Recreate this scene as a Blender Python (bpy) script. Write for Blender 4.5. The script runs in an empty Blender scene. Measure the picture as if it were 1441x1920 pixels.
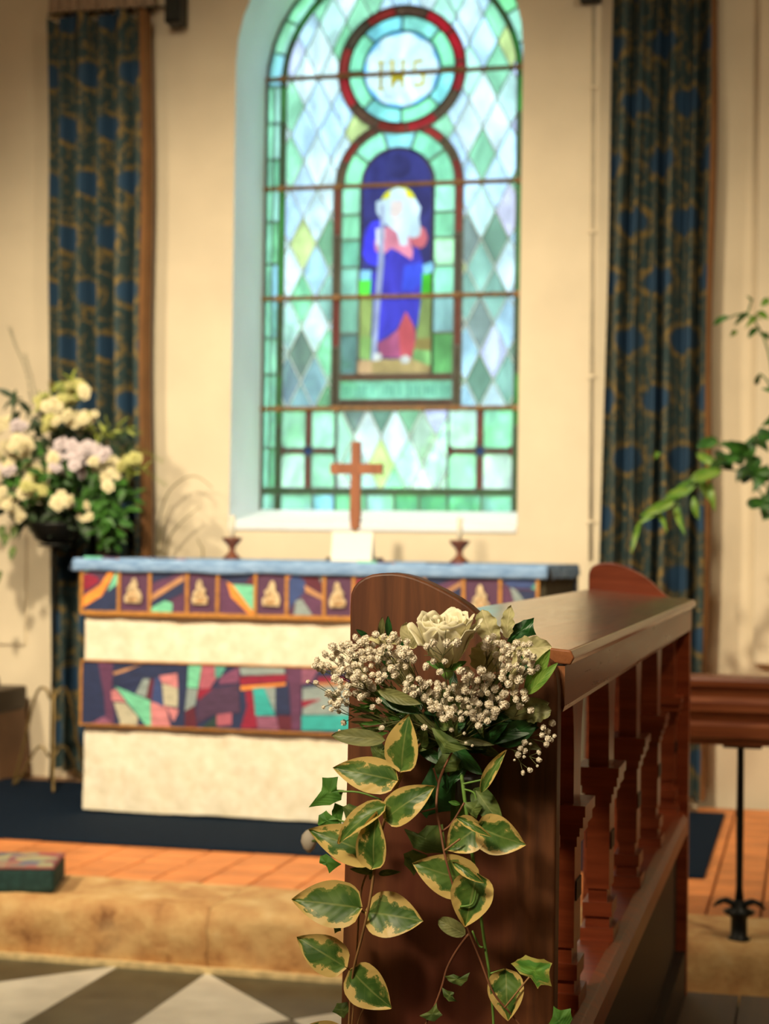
import bpy, bmesh, math, random
from mathutils import Vector, Matrix, noise as mnoise
from mathutils.geometry import delaunay_2d_cdt
R = random.Random(7)
SC = bpy.context.scene
COL = SC.collection
pi = math.pi
# ------------------------------------------------------------------ camera
F = 3300.0
CAMZ = 1.19
def cam_basis(f=F, r=.014, vp=(1518, 1037)):
    y = Vector((vp[0]-720.5, -(vp[1]-960), -f)).normalized()
    s, c = math.sin(r), math.cos(r)
    z = Vector((s, c, -(s*y[0]+c*y[1])/y[2])).normalized()
    return Matrix((y.cross(z), y, z))
CB = cam_basis()
def P(px, py, Y=None, Z=None):
    """point of the world at depth plane Y (or height Z) behind a spot of the photograph"""
    d = CB @ Vector((px-720.5, -(py-960), -F))
    t = Y/d[1] if Y is not None else (Z-CAMZ)/d[2]
    return d*t + Vector((0, 0, CAMZ))
cd = bpy.data.cameras.new('camera'); cam = bpy.data.objects.new('camera', cd); COL.objects.link(cam)
cam.matrix_world = Matrix.Translation((0, 0, CAMZ)) @ CB.to_4x4()
cd.sensor_fit = 'VERTICAL'; cd.sensor_height = 24.0; cd.sensor_width = 18.0
cd.lens = F/1920*24.0; cd.clip_start = .05; cd.clip_end = 200
cd.dof.use_dof = True; cd.dof.focus_distance = 1.84; cd.dof.aperture_fstop = cd.lens/8.5
SC.camera = cam
# ------------------------------------------------------------------ view, world, lights
SC.view_settings.view_transform = 'Standard'; SC.view_settings.look = 'None'
SC.view_settings.gamma = 1.0; SC.view_settings.use_curve_mapping = False
SC.view_settings.exposure = 0.0
SC.cycles.transparent_max_bounces = 24; SC.cycles.max_bounces = 8
SC.cycles.sample_clamp_indirect = 4.0
W = bpy.data.worlds.new('overcast_sky'); SC.world = W; W.use_nodes = True
wt = W.node_tree; bg = wt.nodes['Background']
tc = wt.nodes.new('ShaderNodeTexCoord'); sx = wt.nodes.new('ShaderNodeSeparateXYZ'); cr = wt.nodes.new('ShaderNodeValToRGB')
wt.links.new(tc.outputs['Generated'], sx.inputs[0]); wt.links.new(sx.outputs['Z'], cr.inputs[0]); wt.links.new(cr.outputs[0], bg.inputs[0])
cr.color_ramp.elements[0].position = 0.0; cr.color_ramp.elements[0].color = (.28, .31, .41, 1)
cr.color_ramp.elements[1].position = .35; cr.color_ramp.elements[1].color = (.44, .49, .64, 1)
e_ = cr.color_ramp.elements.new(1.0); e_.color = (3.3, 3.5, 4.9, 1)
bg.inputs[1].default_value = 7.4
def light(name, kind, loc, target, energy, color, **kw):
    l = bpy.data.lights.new(name, kind); l.energy = energy; l.color = color
    for k, v in kw.items(): setattr(l, k, v)
    o = bpy.data.objects.new(name, l); COL.objects.link(o); o.location = loc
    o.rotation_euler = (Vector(target)-Vector(loc)).to_track_quat('-Z', 'Y').to_euler()
    return o
WARM = (1.0, .85, .61)
light('centre_spotlight', 'SPOT', (-1.7, 1.6, 4.3), (-2.0, 7.0, .95), 1400, WARM, spot_size=math.radians(54), spot_blend=1.0, shadow_soft_size=.12)
light('sanctuary_spotlight', 'SPOT', (-4.0, 1.9, 4.0), (-2.3, 6.2, .5), 800, WARM, spot_size=math.radians(64), spot_blend=1.0, shadow_soft_size=.12)
light('right_spotlight', 'SPOT', (1.6, 2.4, 4.3), (-1.0, 6.6, .9), 330, WARM, spot_size=math.radians(70), spot_blend=1.0, shadow_soft_size=.15)
light('posy_fill', 'SPOT', (-1.7, -.3, 3.1), (-.36, 1.8, 1.10), 330, (1, .83, .56), spot_size=math.radians(17), spot_blend=1.0, shadow_soft_size=.16)  # unseen spot added to brighten the bouquet and the board top
light('front_fill', 'AREA', (-1.2, -.6, 3.6), (-.9, 2.6, .6), 80, (1, .82, .58), size=1.2)  # unseen warm fill added behind the camera, no lamp of the room
pl = light('window_portal', 'AREA', (-1.8, 7.62, 2.65), (-1.8, 5, 2.65), 1, (1, 1, 1), shape='RECTANGLE', size=1.34, size_y=2.75)
pl.data.cycles.is_portal = True
# ------------------------------------------------------------------ colour and node helpers
def lin(c): return c/12.92 if c <= .04045 else ((c+.055)/1.055)**2.4
def H(h, a=1):
    h = h.lstrip('#'); return tuple(lin(int(h[i:i+2], 16)/255) for i in (0, 2, 4)) + (a,)
class NT:
    def __init__(s, name):
        s.m = bpy.data.materials.new(name); s.m.use_nodes = True; s.t = s.m.node_tree
        s.p = s.t.nodes['Principled BSDF']; s.out = s.t.nodes['Material Output']
    def n(s, typ, **kw):
        nd = s.t.nodes.new('ShaderNode'+typ)
        for k, v in kw.items(): setattr(nd, k, v)
        return nd
    def set(s, sock, v):
        if hasattr(v, 'links') or isinstance(v, bpy.types.NodeSocket): s.t.links.new(v, sock)
        else: sock.default_value = v
    def math(s, op, a, b=0.0, c=0.0, clamp=False):
        nd = s.n('Math', operation=op, use_clamp=clamp)
        for i, v in enumerate((a, b, c)): s.set(nd.inputs[i], v)
        return nd.outputs[0]
    def mix(s, f, a, b):
        nd = s.n('Mix', data_type='RGBA'); s.set(nd.inputs[0], f); s.set(nd.inputs[6], a); s.set(nd.inputs[7], b); return nd.outputs[2]
    def co(s, kind='Object', scale=(1, 1, 1), rnd=False, rot=(0, 0, 0)):
        t = s.n('TexCoord').outputs[kind]; mp = s.n('Mapping'); s.set(mp.inputs[0], t)
        mp.inputs['Scale'].default_value = scale; mp.inputs['Rotation'].default_value = rot
        if rnd:
            oi = s.n('ObjectInfo').outputs['Random']; m = s.math('MULTIPLY', oi, 37.0)
            cx = s.n('CombineXYZ'); s.set(cx.inputs[0], m); s.set(cx.inputs[1], m); s.set(cx.inputs[2], m); s.set(mp.inputs['Location'], cx.outputs[0])
        return mp.outputs[0]
    def noise(s, co, scale=5, detail=3, rough=.5, dist=0):
        nd = s.n('TexNoise'); s.set(nd.inputs['Vector'], co); nd.inputs['Scale'].default_value = scale
        nd.inputs['Detail'].default_value = detail; nd.inputs['Roughness'].default_value = rough; nd.inputs['Distortion'].default_value = dist
        return nd.outputs[0]
    def ramp(s, f, stops):
        nd = s.n('ValToRGB'); s.set(nd.inputs[0], f); e = nd.color_ramp.elements
        while len(e) < len(stops): e.new(.5)
        for x, (p, c) in zip(e, stops): x.position = p; x.color = c if len(c) == 4 else c+(1,)
        return nd.outputs[0]
    def sm(s, v, lo, hi):
        nd = s.n('MapRange', interpolation_type='SMOOTHSTEP'); s.set(nd.inputs[0], v); nd.inputs[1].default_value = lo; nd.inputs[2].default_value = hi
        return nd.outputs[0]
    def bump(s, h, strength=.3, dist=.01):
        nd = s.n('Bump'); nd.inputs['Strength'].default_value = strength; nd.inputs['Distance'].default_value = dist
        s.set(nd.inputs['Height'], h); s.set(s.p.inputs['Normal'], nd.outputs[0])
    def base(s, c, rough=.6, spec=None, sub=0):
        s.set(s.p.inputs['Base Color'], c); s.set(s.p.inputs['Roughness'], rough)
        if spec is not None: s.p.inputs['Specular IOR Level'].default_value = spec
        return s
def plain(name, col, rough=.6, var=.12, scale=8, bump=.0, metal=0, spec=None, rnd=False):
    t = NT(name); c = H(col); n = t.noise(t.co(rnd=rnd), scale, 4)
    d = tuple(x*(1-var*1.6) for x in c[:3])+(1,); l = tuple(min(1, x*(1+var)) for x in c[:3])+(1,)
    t.base(t.ramp(n, [(.3, d), (.7, l)]), rough, spec); t.p.inputs['Metallic'].default_value = metal
    if bump: t.bump(n, bump, .01)
    return t.m
def wood(name, dark, light_, grain=(60, 60, 4), rough=.38, rnd=True, red=None):
    t = NT(name); c = t.co(scale=grain, rnd=rnd); n = t.noise(c, 1.0, 5, .6, .6)
    n2 = t.noise(t.co(scale=(3, 3, 1.5)), 2.0, 3)
    col = t.ramp(n, [(.3, H(dark)), (.72, H(light_))])
    if red: col = t.mix(t.sm(n2, .45, .75), col, H(red))
    t.base(col, t.math('MULTIPLY_ADD', n, .15, rough-.05)); t.bump(n, .04, .001)
    t.p.inputs['Coat Weight'].default_value = .15; t.p.inputs['Coat Roughness'].default_value = .3
    return t.m
def leafy(name, a, b, vein=None, rough=.42, trans=.25, edge=None, cut=.74, bumps=.25):
    """leaf: u across in uv.x, length in uv.y; optional cream margin"""
    t = NT(name); uv = t.n('TexCoord').outputs['UV']; sp = t.n('SeparateXYZ'); t.set(sp.inputs[0], uv)
    U = t.math('ABSOLUTE', t.math('MULTIPLY_ADD', sp.outputs[0], 2, -1)); V = sp.outputs[1]
    c = t.co('UV', (1, 1.3, 1), rnd=True); n = t.noise(c, 3.0, 5, .55); n2 = t.noise(c, 2.0, 2)
    col = t.mix(t.sm(n2, .42, .6), H(a), H(b))
    sv = t.math('SINE', t.math('MULTIPLY_ADD', V, 42, t.math('MULTIPLY', U, -13)))
    if vein:
        mid = t.math('SUBTRACT', 1, t.sm(U, .015, .07)); side = t.math('MULTIPLY', t.sm(sv, .93, 1.0), .18)
        col = t.mix(t.math('MULTIPLY', t.math('MAXIMUM', mid, side), .75), col, H(vein))
    if edge:
        e = t.math('MULTIPLY_ADD', n, 2.2, t.math('ADD', U, -1.08))
        e = t.math('ADD', e, t.math('MULTIPLY', t.sm(V, .72, 1.0), .25))
        e2 = t.math('MAXIMUM', t.sm(e, cut, cut+.03), t.sm(U, .86, .9))
        mid2 = t.math('MULTIPLY', t.sm(e, cut-.15, cut-.12), .5)
        col = t.mix(mid2, col, H('9aa052')); col = t.mix(e2, col, H(edge))
    t.base(col, rough); t.bump(t.math('ADD', t.math('MULTIPLY', sv, .12), t.math('MULTIPLY', U, .3)), bumps, .002)
    tr = t.n('BsdfTranslucent'); t.set(tr.inputs[0], col); mx = t.n('MixShader'); mx.inputs[0].default_value = trans
    t.set(mx.inputs[1], t.p.outputs[0]); t.set(mx.inputs[2], tr.outputs[0]); t.set(t.out.inputs[0], mx.outputs[0])
    return t.m
def glass(col, k=.30, streak=.35):
    key = ('glass', col)
    if key in GL: return GL[key]
    t = NT('cathedral_glass'); n = t.noise(t.co('Object', (9, 9, 5), rnd=True), 1.0, 3, .55, .8)
    c = H(col); lo = tuple(max(0.0, x*k*(1-streak))**.5 for x in c[:3])+(1,); hi = tuple(min(1, x*k*(1+streak))**.5 for x in c[:3])+(1,)
    tr = t.n('BsdfTransparent'); t.set(tr.inputs[0], t.ramp(n, [(.32, lo), (.68, hi)]))
    gl = t.n('BsdfGlossy'); gl.inputs['Roughness'].default_value = .45; gl.inputs[0].default_value = (.9, .9, .9, 1)
    mx = t.n('MixShader'); mx.inputs[0].default_value = .01
    tl = t.n('BsdfTranslucent'); t.set(tl.inputs[0], tr.inputs[0].links[0].from_socket); m0 = t.n('MixShader'); m0.inputs[0].default_value = .30
    t.set(m0.inputs[1], tr.outputs[0]); t.set(m0.inputs[2], tl.outputs[0])
    t.set(mx.inputs[1], m0.outputs[0]); t.set(mx.inputs[2], gl.outputs[0]); t.set(t.out.inputs[0], mx.outputs[0])
    GL[key] = t.m; return t.m
GL = {}
# ------------------------------------------------------------------ object helpers
def woff(o):
    v = Vector((0, 0, 0))
    while o is not None: v += o.location; o = o.parent
    return v
def tag(o, label=None, cat=None, group=None, kind=None):
    for k, v in (('label', label), ('category', cat), ('group', group), ('kind', kind)):
        if v: o[k] = v
    return o
def thing(name, loc, label, cat, group=None):
    o = bpy.data.objects.new(name, None); COL.objects.link(o); o.location = loc; o.empty_display_size = .05
    return tag(o, label, cat, group)
def mesh(name, vs, fs, mat, parent=None, smooth=False, uvs=None, loc=None):
    vs = [Vector(v) for v in vs]
    if parent is not None: off = woff(parent)
    elif loc is not None: off = Vector(loc)
    else:
        n = max(1, len(vs)); off = Vector((sum(v.x for v in vs)/n, sum(v.y for v in vs)/n, min(v.z for v in vs)))
    me = bpy.data.meshes.new(name); me.from_pydata([v-off for v in vs], [], fs)
    if uvs:
        l = me.uv_layers.new(name='UVMap')
        for lp in me.loops: l.data[lp.index].uv = uvs[lp.vertex_index]
    if mat is not None: me.materials.append(mat)
    if smooth: me.polygons.foreach_set('use_smooth', [True]*len(me.polygons))
    me.update(); o = bpy.data.objects.new(name, me); COL.objects.link(o)
    if parent is not None: o.parent = parent
    else: o.location = off
    return o
def bevel(o, w=.004, seg=2):
    m = o.modifiers.new('b', 'BEVEL'); m.width = w; m.segments = seg; m.limit_method = 'ANGLE'; m.angle_limit = .6
    return o
def boxd(x0, x1, y0, y1, z0, z1):
    v = [(x, y, z) for z in (z0, z1) for y in (y0, y1) for x in (x0, x1)]
    return v, [(0, 2, 3, 1), (4, 5, 7, 6), (0, 1, 5, 4), (2, 6, 7, 3), (0, 4, 6, 2), (1, 3, 7, 5)]
def box(name, x0, x1, y0, y1, z0, z1, mat, parent=None, bv=.004, loc=None):
    v, f = boxd(x0, x1, y0, y1, z0, z1); o = mesh(name, v, f, mat, parent, loc=loc)
    return bevel(o, bv) if bv else o
def prism(name, pts, y0, y1, mat, parent=None, bv=0, smooth=False):
    """polygon in X,Z extruded along Y"""
    n = len(pts); a = sum(pts[i][0]*pts[(i+1) % n][1]-pts[(i+1) % n][0]*pts[i][1] for i in range(n))
    if a < 0: pts = pts[::-1]
    vs = [(x, y0, z) for x, z in pts]+[(x, y1, z) for x, z in pts]
    fs = [tuple(range(n)), tuple(range(2*n-1, n-1, -1))]+[(i, n+i, n+(i+1) % n, (i+1) % n) for i in range(n)]
    o = mesh(name, vs, fs, mat, parent); return bevel(o, bv, 3) if bv else o
def join(parts):
    V, Fc = [], []
    for v, f in parts:
        k = len(V); V += list(v); Fc += [tuple(i+k for i in q) for q in f]
    return V, Fc
def tubed(pts, rad, seg=6):
    pts = [Vector(p) for p in pts]; n = len(pts); rs = rad if isinstance(rad, (list, tuple)) else [rad]*n
    vs, fs = [], []; up = Vector((.13, .97, .2)).normalized()
    for i, p in enumerate(pts):
        d = (pts[min(i+1, n-1)]-pts[max(i-1, 0)]).normalized(); a = d.cross(up)
        if a.length < 1e-3: a = d.cross(Vector((1, 0, 0)))
        a.normalize(); b = d.cross(a)
        for k in range(seg):
            t = 2*pi*k/seg; vs.append(p+(a*math.cos(t)+b*math.sin(t))*rs[i])
    for i in range(n-1):
        for k in range(seg): fs.append((i*seg+k, i*seg+(k+1) % seg, (i+1)*seg+(k+1) % seg, (i+1)*seg+k))
    fs += [tuple(range(seg-1, -1, -1)), tuple(range((n-1)*seg, n*seg))]
    return vs, fs
def spline(pts, n=6):
    pts = [Vector(p) for p in pts]; out = []
    for i in range(len(pts)-1):
        p0, p1, p2, p3 = pts[max(i-1, 0)], pts[i], pts[i+1], pts[min(i+2, len(pts)-1)]
        for k in range(n):
            t = k/n; out.append(.5*((2*p1)+(p2-p0)*t+(2*p0-5*p1+4*p2-p3)*t*t+(3*p1-p0-3*p2+p3)*t**3))
    return out+[pts[-1]]
def lathed(prof, c, seg=24):
    vs, fs = [], []; n = len(prof)
    for r, z in prof:
        for k in range(seg): t = 2*pi*k/seg; vs.append((c[0]+r*math.cos(t), c[1]+r*math.sin(t), c[2]+z))
    for i in range(n-1):
        for k in range(seg): fs.append((i*seg+k, i*seg+(k+1) % seg, (i+1)*seg+(k+1) % seg, (i+1)*seg+k))
    fs += [tuple(range(seg-1, -1, -1)), tuple(range((n-1)*seg, n*seg))]
    return vs, fs
def gridf(nu, nv): return [(j*nu+i, j*nu+i+1, (j+1)*nu+i+1, (j+1)*nu+i) for j in range(nv-1) for i in range(nu-1)]
def copy(o, loc, parent=None):
    c = o.copy(); COL.objects.link(c); c.parent = parent; c.location = loc; return c
# ------------------------------------------------------------------ materials
M_wall = plain('limewash_plaster', 'e2d2b4', .9, .05, 3, .15)
M_reveal = plain('white_limewash', 'eef2f6', .9, .03, 3, .1)
M_ceil = plain('ceiling_plaster', 'd8ccb4', .9)
M_dado = plain('stone_dado', 'd3c19a', .9, .12, 6, .3)
M_step = None
t = NT('worn_limestone'); n = t.noise(t.co(rnd=True), 9, 6, .65); n2 = t.noise(t.co(), 2.5, 3)
c1 = t.ramp(n, [(.28, H('8a5c34')), (.40, H('bd8c56')), (.58, H('d2aa70')), (.8, H('e4c894'))]); t.base(t.mix(t.sm(n2, .5, .8), c1, H('d6ba84')), .8); t.bump(n, .6, .02); M_step = t.m
M_terra = plain('terracotta_tile', 'dc8a4c', .6, .16, 5, .1, rnd=True)
M_grout = plain('floor_mortar', '8e6a48', .9)
M_white = plain('white_marble_tile', 'e6e2d2', .35, .12, 7, 0, rnd=True)
M_black = plain('dark_slate_tile', '55523f', .4, .2, 9, 0, rnd=True)
M_carpet = plain('navy_carpet', '0f1e2e', .95, .15, 60, .3, spec=.1)
M_wood = wood('varnished_oak', '452410', '784622', rough=.5, red='5e2816')
M_woodd = wood('shaded_panel_oak', '1c120a', '33221a', rough=.6)  # shade of the unlit lower panel put into the wood colour
M_woodh = wood('varnished_oak_rail', '7c4a2c', 'ac7650', grain=(60, 4, 60), red='a05c3a', rough=.27)
M_woodr = wood('red_polished_mahogany', '7e3418', 'b0552e', grain=(4, 60, 60), rough=.34)
M_woodx = wood('pale_oak', '7d4424', 'a0603a', grain=(50, 50, 5), rough=.5)
M_rail = wood('rail_mahogany', '6a3018', 'a05a30', grain=(3, 60, 60), rough=.35)
M_iron = plain('black_iron', '1c1d1a', .45, .2, 20, metal=.6)
M_brass = plain('dull_brass', '8f7748', .45, .2, 20, metal=.7)
# ------------------------------------------------------------------ room shell
YW, YG = 7.25, 7.69
SF = .173   # sanctuary floor level
XC, ZS = -1.816, 3.295
KX, KZ = .00245, .00241
def Wp(x, y): return (XC+(x-753)*KX, ZS-(y-151)*KZ)
HW = 257*KX
def arch_pts(hw, zs, zb, n=20, cx=XC, kz=1.0):
    return [(cx-hw, zb)]+[(cx+hw*math.cos(pi-pi*k/n), zs+hw*kz*math.sin(pi-pi*k/n)) for k in range(n+1)]+[(cx+hw, zb)]
WX0, WX1, WTOP = -7.0, 4.0, 5.2
ZB = 1.355; ZSILL = 1.285
ap = arch_pts(HW, ZS, ZSILL)
# back wall with arched opening: fan of quads around the opening
vs = [(WX0, YW, -.1)]; pts2 = ap
poly = [(WX0, -.1), (WX0, WTOP)] + [(WX1, WTOP), (WX1, -.1)]
v, f = [], []
def quad(a, b, c, d):
    k = len(v); v.extend([(q[0], YW, q[1]) for q in (a, b, c, d)]); f.append((k, k+1, k+2, k+3))
quad((WX0, -.1), (XC-HW, -.1), (XC-HW, WTOP), (WX0, WTOP)); quad((XC+HW, -.1), (WX1, -.1), (WX1, WTOP), (XC+HW, WTOP))
quad((XC-HW, -.1), (XC+HW, -.1), (XC+HW, ZSILL), (XC-HW, ZSILL))
arc = ap[1:-1]
for a, b in zip(arc[:-1], arc[1:]): quad(a, b, (b[0], WTOP), (a[0], WTOP))
tag(mesh('wall_back', v, f, M_wall, loc=(0, YW, 0)), kind='structure')
# reveal
v, f = [], []
for x, z in ap: v += [(x, YW, z), (x, YG+.12, z)]
for i in range(len(ap)-1): f.append((2*i, 2*i+2, 2*i+3, 2*i+1))
tag(mesh('trim_1', v, f, M_reveal, loc=(XC, YW, ZS)), kind='structure')
sl = mesh('trim_2', [(XC-HW-.0, YW-.012, ZSILL+.004), (XC+HW, YW-.012, ZSILL+.004), (XC+HW, YG, ZB), (XC-HW, YG, ZB),
    (XC-HW, YW-.012, ZSILL-.03), (XC+HW, YW-.012, ZSILL-.03), (XC+HW, YG, ZB-.1), (XC-HW, YG, ZB-.1)],
    [(0, 1, 2, 3), (4, 7, 6, 5), (0, 4, 5, 1), (1, 5, 6, 2), (2, 6, 7, 3), (3, 7, 4, 0)], M_reveal)
tag(bevel(sl, .008), kind='structure')
for nm, x0, x1, y0, y1, z0, z1, m in (('wall_left', -7.2, -7, -4, 7.45, -.1, 5.3, M_wall), ('wall_right', 4, 4.2, -4, 7.45, -.1, 5.3, M_wall),
        ('wall_front', -7.2, 4.2, -4.2, -4, -.1, 5.3, M_wall), ('ceiling', -7.2, 4.2, -4.2, 7.45, 5.2, 5.4, M_ceil)):
    tag(box(nm, x0, x1, y0, y1, z0, z1, m, bv=0), kind='structure')
# shallow pilasters and pale wall panels at both sides
XP = P(1418, 600, YW).x
tag(box('trim_3', XP, XP+.9, YW-.07, YW+.05, P(1430, 1245, YW).z, 5.2, M_wall, bv=.01), kind='structure')
a = P(52, 1003, YW); b = P(52, 1210, YW)
tag(box('trim_4', a.x-1.2, a.x, YW-.014, YW+.05, b.z, a.z, M_wall, bv=.006), kind='structure')
# nave floor
fl = tag(box('floor', -7, 4, -4, 4.8, -.1, -.006, M_grout, bv=0, loc=(0, 0, 0)), kind='structure')
def ftile(pts, mat):
    cx = sum(p[0] for p in pts)/len(pts); cy = sum(p[1] for p in pts)/len(pts)
    q = [(cx+(x-cx)*(1-.004/max(.05, abs(x-cx)+abs(y-cy))), cy+(y-cy)*(1-.004/max(.05, abs(x-cx)+abs(y-cy)))) for x, y in pts]
    n = len(q); dz = R.uniform(-.0008, .0008)
    vs = [(x, y, -.02) for x, y in q]+[(x, y, dz) for x, y in q]
    mesh('tile', vs, [tuple(range(n-1, -1, -1)), tuple(range(n, 2*n))]+[(i, (i+1) % n, n+(i+1) % n, n+i) for i in range(n)], mat, fl)
YT = 4.672
for x0 in (-3.86, -2.87, -1.88, -.89):          # dark bands running to the step, with pale triangles and dark diamonds between
    for k in range(3): ftile([(x0, YT-.8*(k+1)), (x0+.26, YT-.8*(k+1)), (x0+.26, YT-.8*k), (x0, YT-.8*k)], M_black)
    a0, a1 = x0+.26, x0+.99; am = (a0+a1)/2
    for k in range(3):
        y1 = YT-.8*k; y0 = y1-.8; ym = (y0+y1)/2
        ftile([(a0, y0), (am, ym), (a0, y1)], M_white); ftile([(a1, y0), (a1, y1), (am, ym)], M_white)
        if k == 0: ftile([(a0, y1), (am, ym), (a1, y1)], M_black)
        yq = y0
        if k < 2: ftile([(am, ym), (a0, y0), (am, ym-.8), (a1, y0)], M_black)
        else: ftile([(am, ym), (a0, y0), (a1, y0)], M_black)
# step and sanctuary floor
st = tag(box('floor', -7, 4, 4.73, YW, -.05, SF-.02, M_grout, bv=0, loc=(0, 4.7, 0)), kind='structure')
xs = [-4.6, -3.35, -2.46, -1.62, -.78, .12, 1.2]
for a, b in zip(xs[:-1], xs[1:]):
    nx, nz = 40, 8; vs = []; ys = [(4.685, 0.0), (4.68, .03), (4.679, .09), (4.676, .135), (4.682, .160), (4.70, .173), (4.85, .174), (5.03, .173)]
    for j, (yy, zz) in enumerate(ys):
        for i in range(nx):
            x = a+.0008+(b-a-.0016)*i/(nx-1); w = 1 if 0 < j < 6 else .3
            g = mnoise.noise(Vector((x*7, zz*14, yy*9)))*.016*w; h = mnoise.noise(Vector((x*22, zz*30, 3)))*.010*w
            vs.append((x, yy+(g+h if j < 5 else 0), zz+((g+h)*.5 if j > 2 else 0)))
    mesh('stone_slab', vs, gridf(nx, len(ys)), M_step, st, smooth=True)
mesh('mortar_line', *join([boxd(-4.6, 1.2, 4.655, 4.69, -.004, .014)]), plain('pale_mortar', 'd8c08c', .9, .2, 30, .5), st)
tp = None
def tterra(x, y, s=.15):
    global tp
    if tp is None:
        tp = bevel(mesh('tile', *boxd(-s/2+.003, s/2-.003, -s/2+.003, s/2-.003, -.015, 0), M_terra, st), .003, 1); c = tp; 
    else: c = copy(tp, (0, 0, 0), st)
    c.location = Vector((x, y, SF+R.uniform(-.001, .001)))-woff(st)
mesh_off = woff(st)
_v, _f = boxd(-.072, .072, -.072, .072, -.015, 0)
tp = mesh('tile', [Vector(q)+mesh_off for q in _v], _f, M_terra, st); bevel(tp, .003, 1)
tp.location = Vector((-3.32, 5.11, SF))-mesh_off
for i in range(26):
    for j in range(4):
        if i+j: tterra(-3.35+.15*i, 5.108+.15*j)
for i in range(6):
    for j in range(4, 14): tterra(-.35+.15*i, 5.108+.15*j)
cpt = tag(box('carpet', -4.2, -.31, 5.57, 6.93, SF, SF+.011, M_carpet, bv=.003), 'navy blue carpet under the altar, edged by orange tiles', 'carpet')
# ------------------------------------------------------------------ stained glass window (arrangement of coloured shapes)
shapes = []     # (polygon in window px, colour, tag) ; later ones lie on top
def rect(x0, y0, x1, y1): return [(x0, y0), (x1, y0), (x1, y1), (x0, y1)]
def arcp(cx, cy, r, a0, a1, n): return [(cx+r*math.cos(a0+(a1-a0)*k/n), cy-r*math.sin(a0+(a1-a0)*k/n)) for k in range(n+1)]
def ringseg(cx, cy, r0, r1, a0, a1, n=6): return arcp(cx, cy, r1, a0, a1, n)+arcp(cx, cy, r0, a1, a0, n)
def archp(cx, cy, r, yb, n=24): return [(cx-r, yb)]+[(cx+r*math.cos(pi-pi*k/n), cy-r*math.sin(pi-pi*k/n)) for k in range(n+1)]+[(cx+r, yb)]
CX, SY, BY = 753, 151, 958
PALE = ['d4e6ea', 'c8dff0', 'bcd6ec', 'dceaea', 'b4e0cc', 'c6e4dc', 'c4c4e0', 'c0dcf0']
ACC = ['96d4ac', 'c4d088', '88cc9c', 'b4acd0', '9cd8b0', 'd4cce0']
shapes.append((archp(CX, SY, 224, 926), 'd8e8e4', 'field'))
rr = random.Random(11)
dw, dh = 51.8, 104.5
for jj in range(-4, 17):
    for ii in range(-5, 6):
        cx_ = CX+ii*dw+(0 if jj % 2 else dw/2); cy_ = 139+jj*dh/2+0
        if not (520 < cx_ < 990): continue
        col = rr.choice(PALE) if rr.random() < .72 else rr.choice(ACC)
        if cy_ > 420 and rr.random() < .68: col = rr.choice(['a8c8d6', '8cb4a4', '94a4b4', '7aa882', 'a4c0d0', '7c8a84', '6c8c78'])
        if cy_ > 766: col = rr.choice(['ccf2dc', 'a8ecbe', 'd6e890', 'eef6f0', 'b4c8b0', 'd0f6e2', 'e2f2f0'])
        if math.hypot(max(0, abs(cx_-CX)), max(0, SY-cy_)) > 300: continue
        shapes.append(([(cx_-dw/2, cy_), (cx_, cy_-dh/2), (cx_+dw/2, cy_), (cx_, cy_+dh/2)], col, 'diamond'))
# lower corner panels: red crosses with a blue boss
for cx_, x0, x1 in ((588, 534, 642), (911, 852, 972)):
    cy_ = 845
    for (ax, bx) in ((x0, cx_-5), (cx_+5, x1)):
        for (ay, by) in ((768, cy_-4), (cy_+4, 918)):
            shapes.append((rect(ax, ay, bx, by), rr.choice(['bff0d2', 'a8ecc0', 'f2f8f4', 'b8e8c8', 'd4f0dc']), 'corner'))
    shapes.append((rect(cx_-5, 768, cx_+5, 918), '7d2a22', 'cross')); shapes.append((rect(x0, cy_-4, x1, cy_+4), '7d2220', 'cross'))
    for sx_ in (-1, 1):
        xx = x0 if sx_ < 0 else x1
        shapes.append(([(xx, cy_-11), (xx-sx_*14, cy_), (xx, cy_+11)], '7d2220', 'cross'))
    shapes.append((arcp(cx_, cy_, 10, 0, 2*pi, 10)[:-1], '2a3c66', 'boss'))
# outer border: panes down both sides, round the arch and along the foot
BT = ['a5dcc6', '9ed6e2', '8ccfa4', 'b0e4cc', '7fc79a', '9ad4cf', '8fe0a0']
yy = SY; edges = [151, 222, 290, 348, 410, 490, 557, 632, 700, 766, 840, 918]
for x0, x1, xm in ((496, 527, 512), (979, 1010, 994)):
    for a, b in zip(edges[:-1], edges[1:]):
        shapes.append((rect(x0, a, xm, b), '9fe0bc', 'border')); shapes.append((rect(xm, a, x1, b), rr.choice(BT), 'border'))
for k in range(12):
    shapes.append((ringseg(CX, SY, 224, 257, pi*k/12, pi*(k+1)/12, 5), rr.choice(BT), 'border'))
fx = [496, 531, 597, 640, 700, 753, 800, 853, 915, 975, 1010]
for a, b in zip(fx[:-1], fx[1:]): shapes.append((rect(a, 924, b, BY), rr.choice(BT), 'border'))
# green fillet
GR = ['3f7a3c', '36502c', '2f8a34', '3d5a30']
for x0 in (526, 973):
    for i, (a, b) in enumerate(((151, 222), (222, 348), (348, 557), (557, 700), (700, 800), (800, 960))):
        shapes.append((rect(x0-1, a, x0+9, b), GR[0] if x0 < 600 and i == 4 else GR[(i+(x0 > 600)*2) % 4], 'fillet'))
for k in range(8): shapes.append((ringseg(CX, SY, 219, 227, pi*k/8, pi*(k+1)/8, 6), GR[(k*3) % 4 if k % 3 else 2], 'fillet'))
for a, b in ((496, 600), (600, 753), (753, 900), (900, 1010)): shapes.append((rect(a, 916, b, 926), '43613a', 'fillet'))
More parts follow.
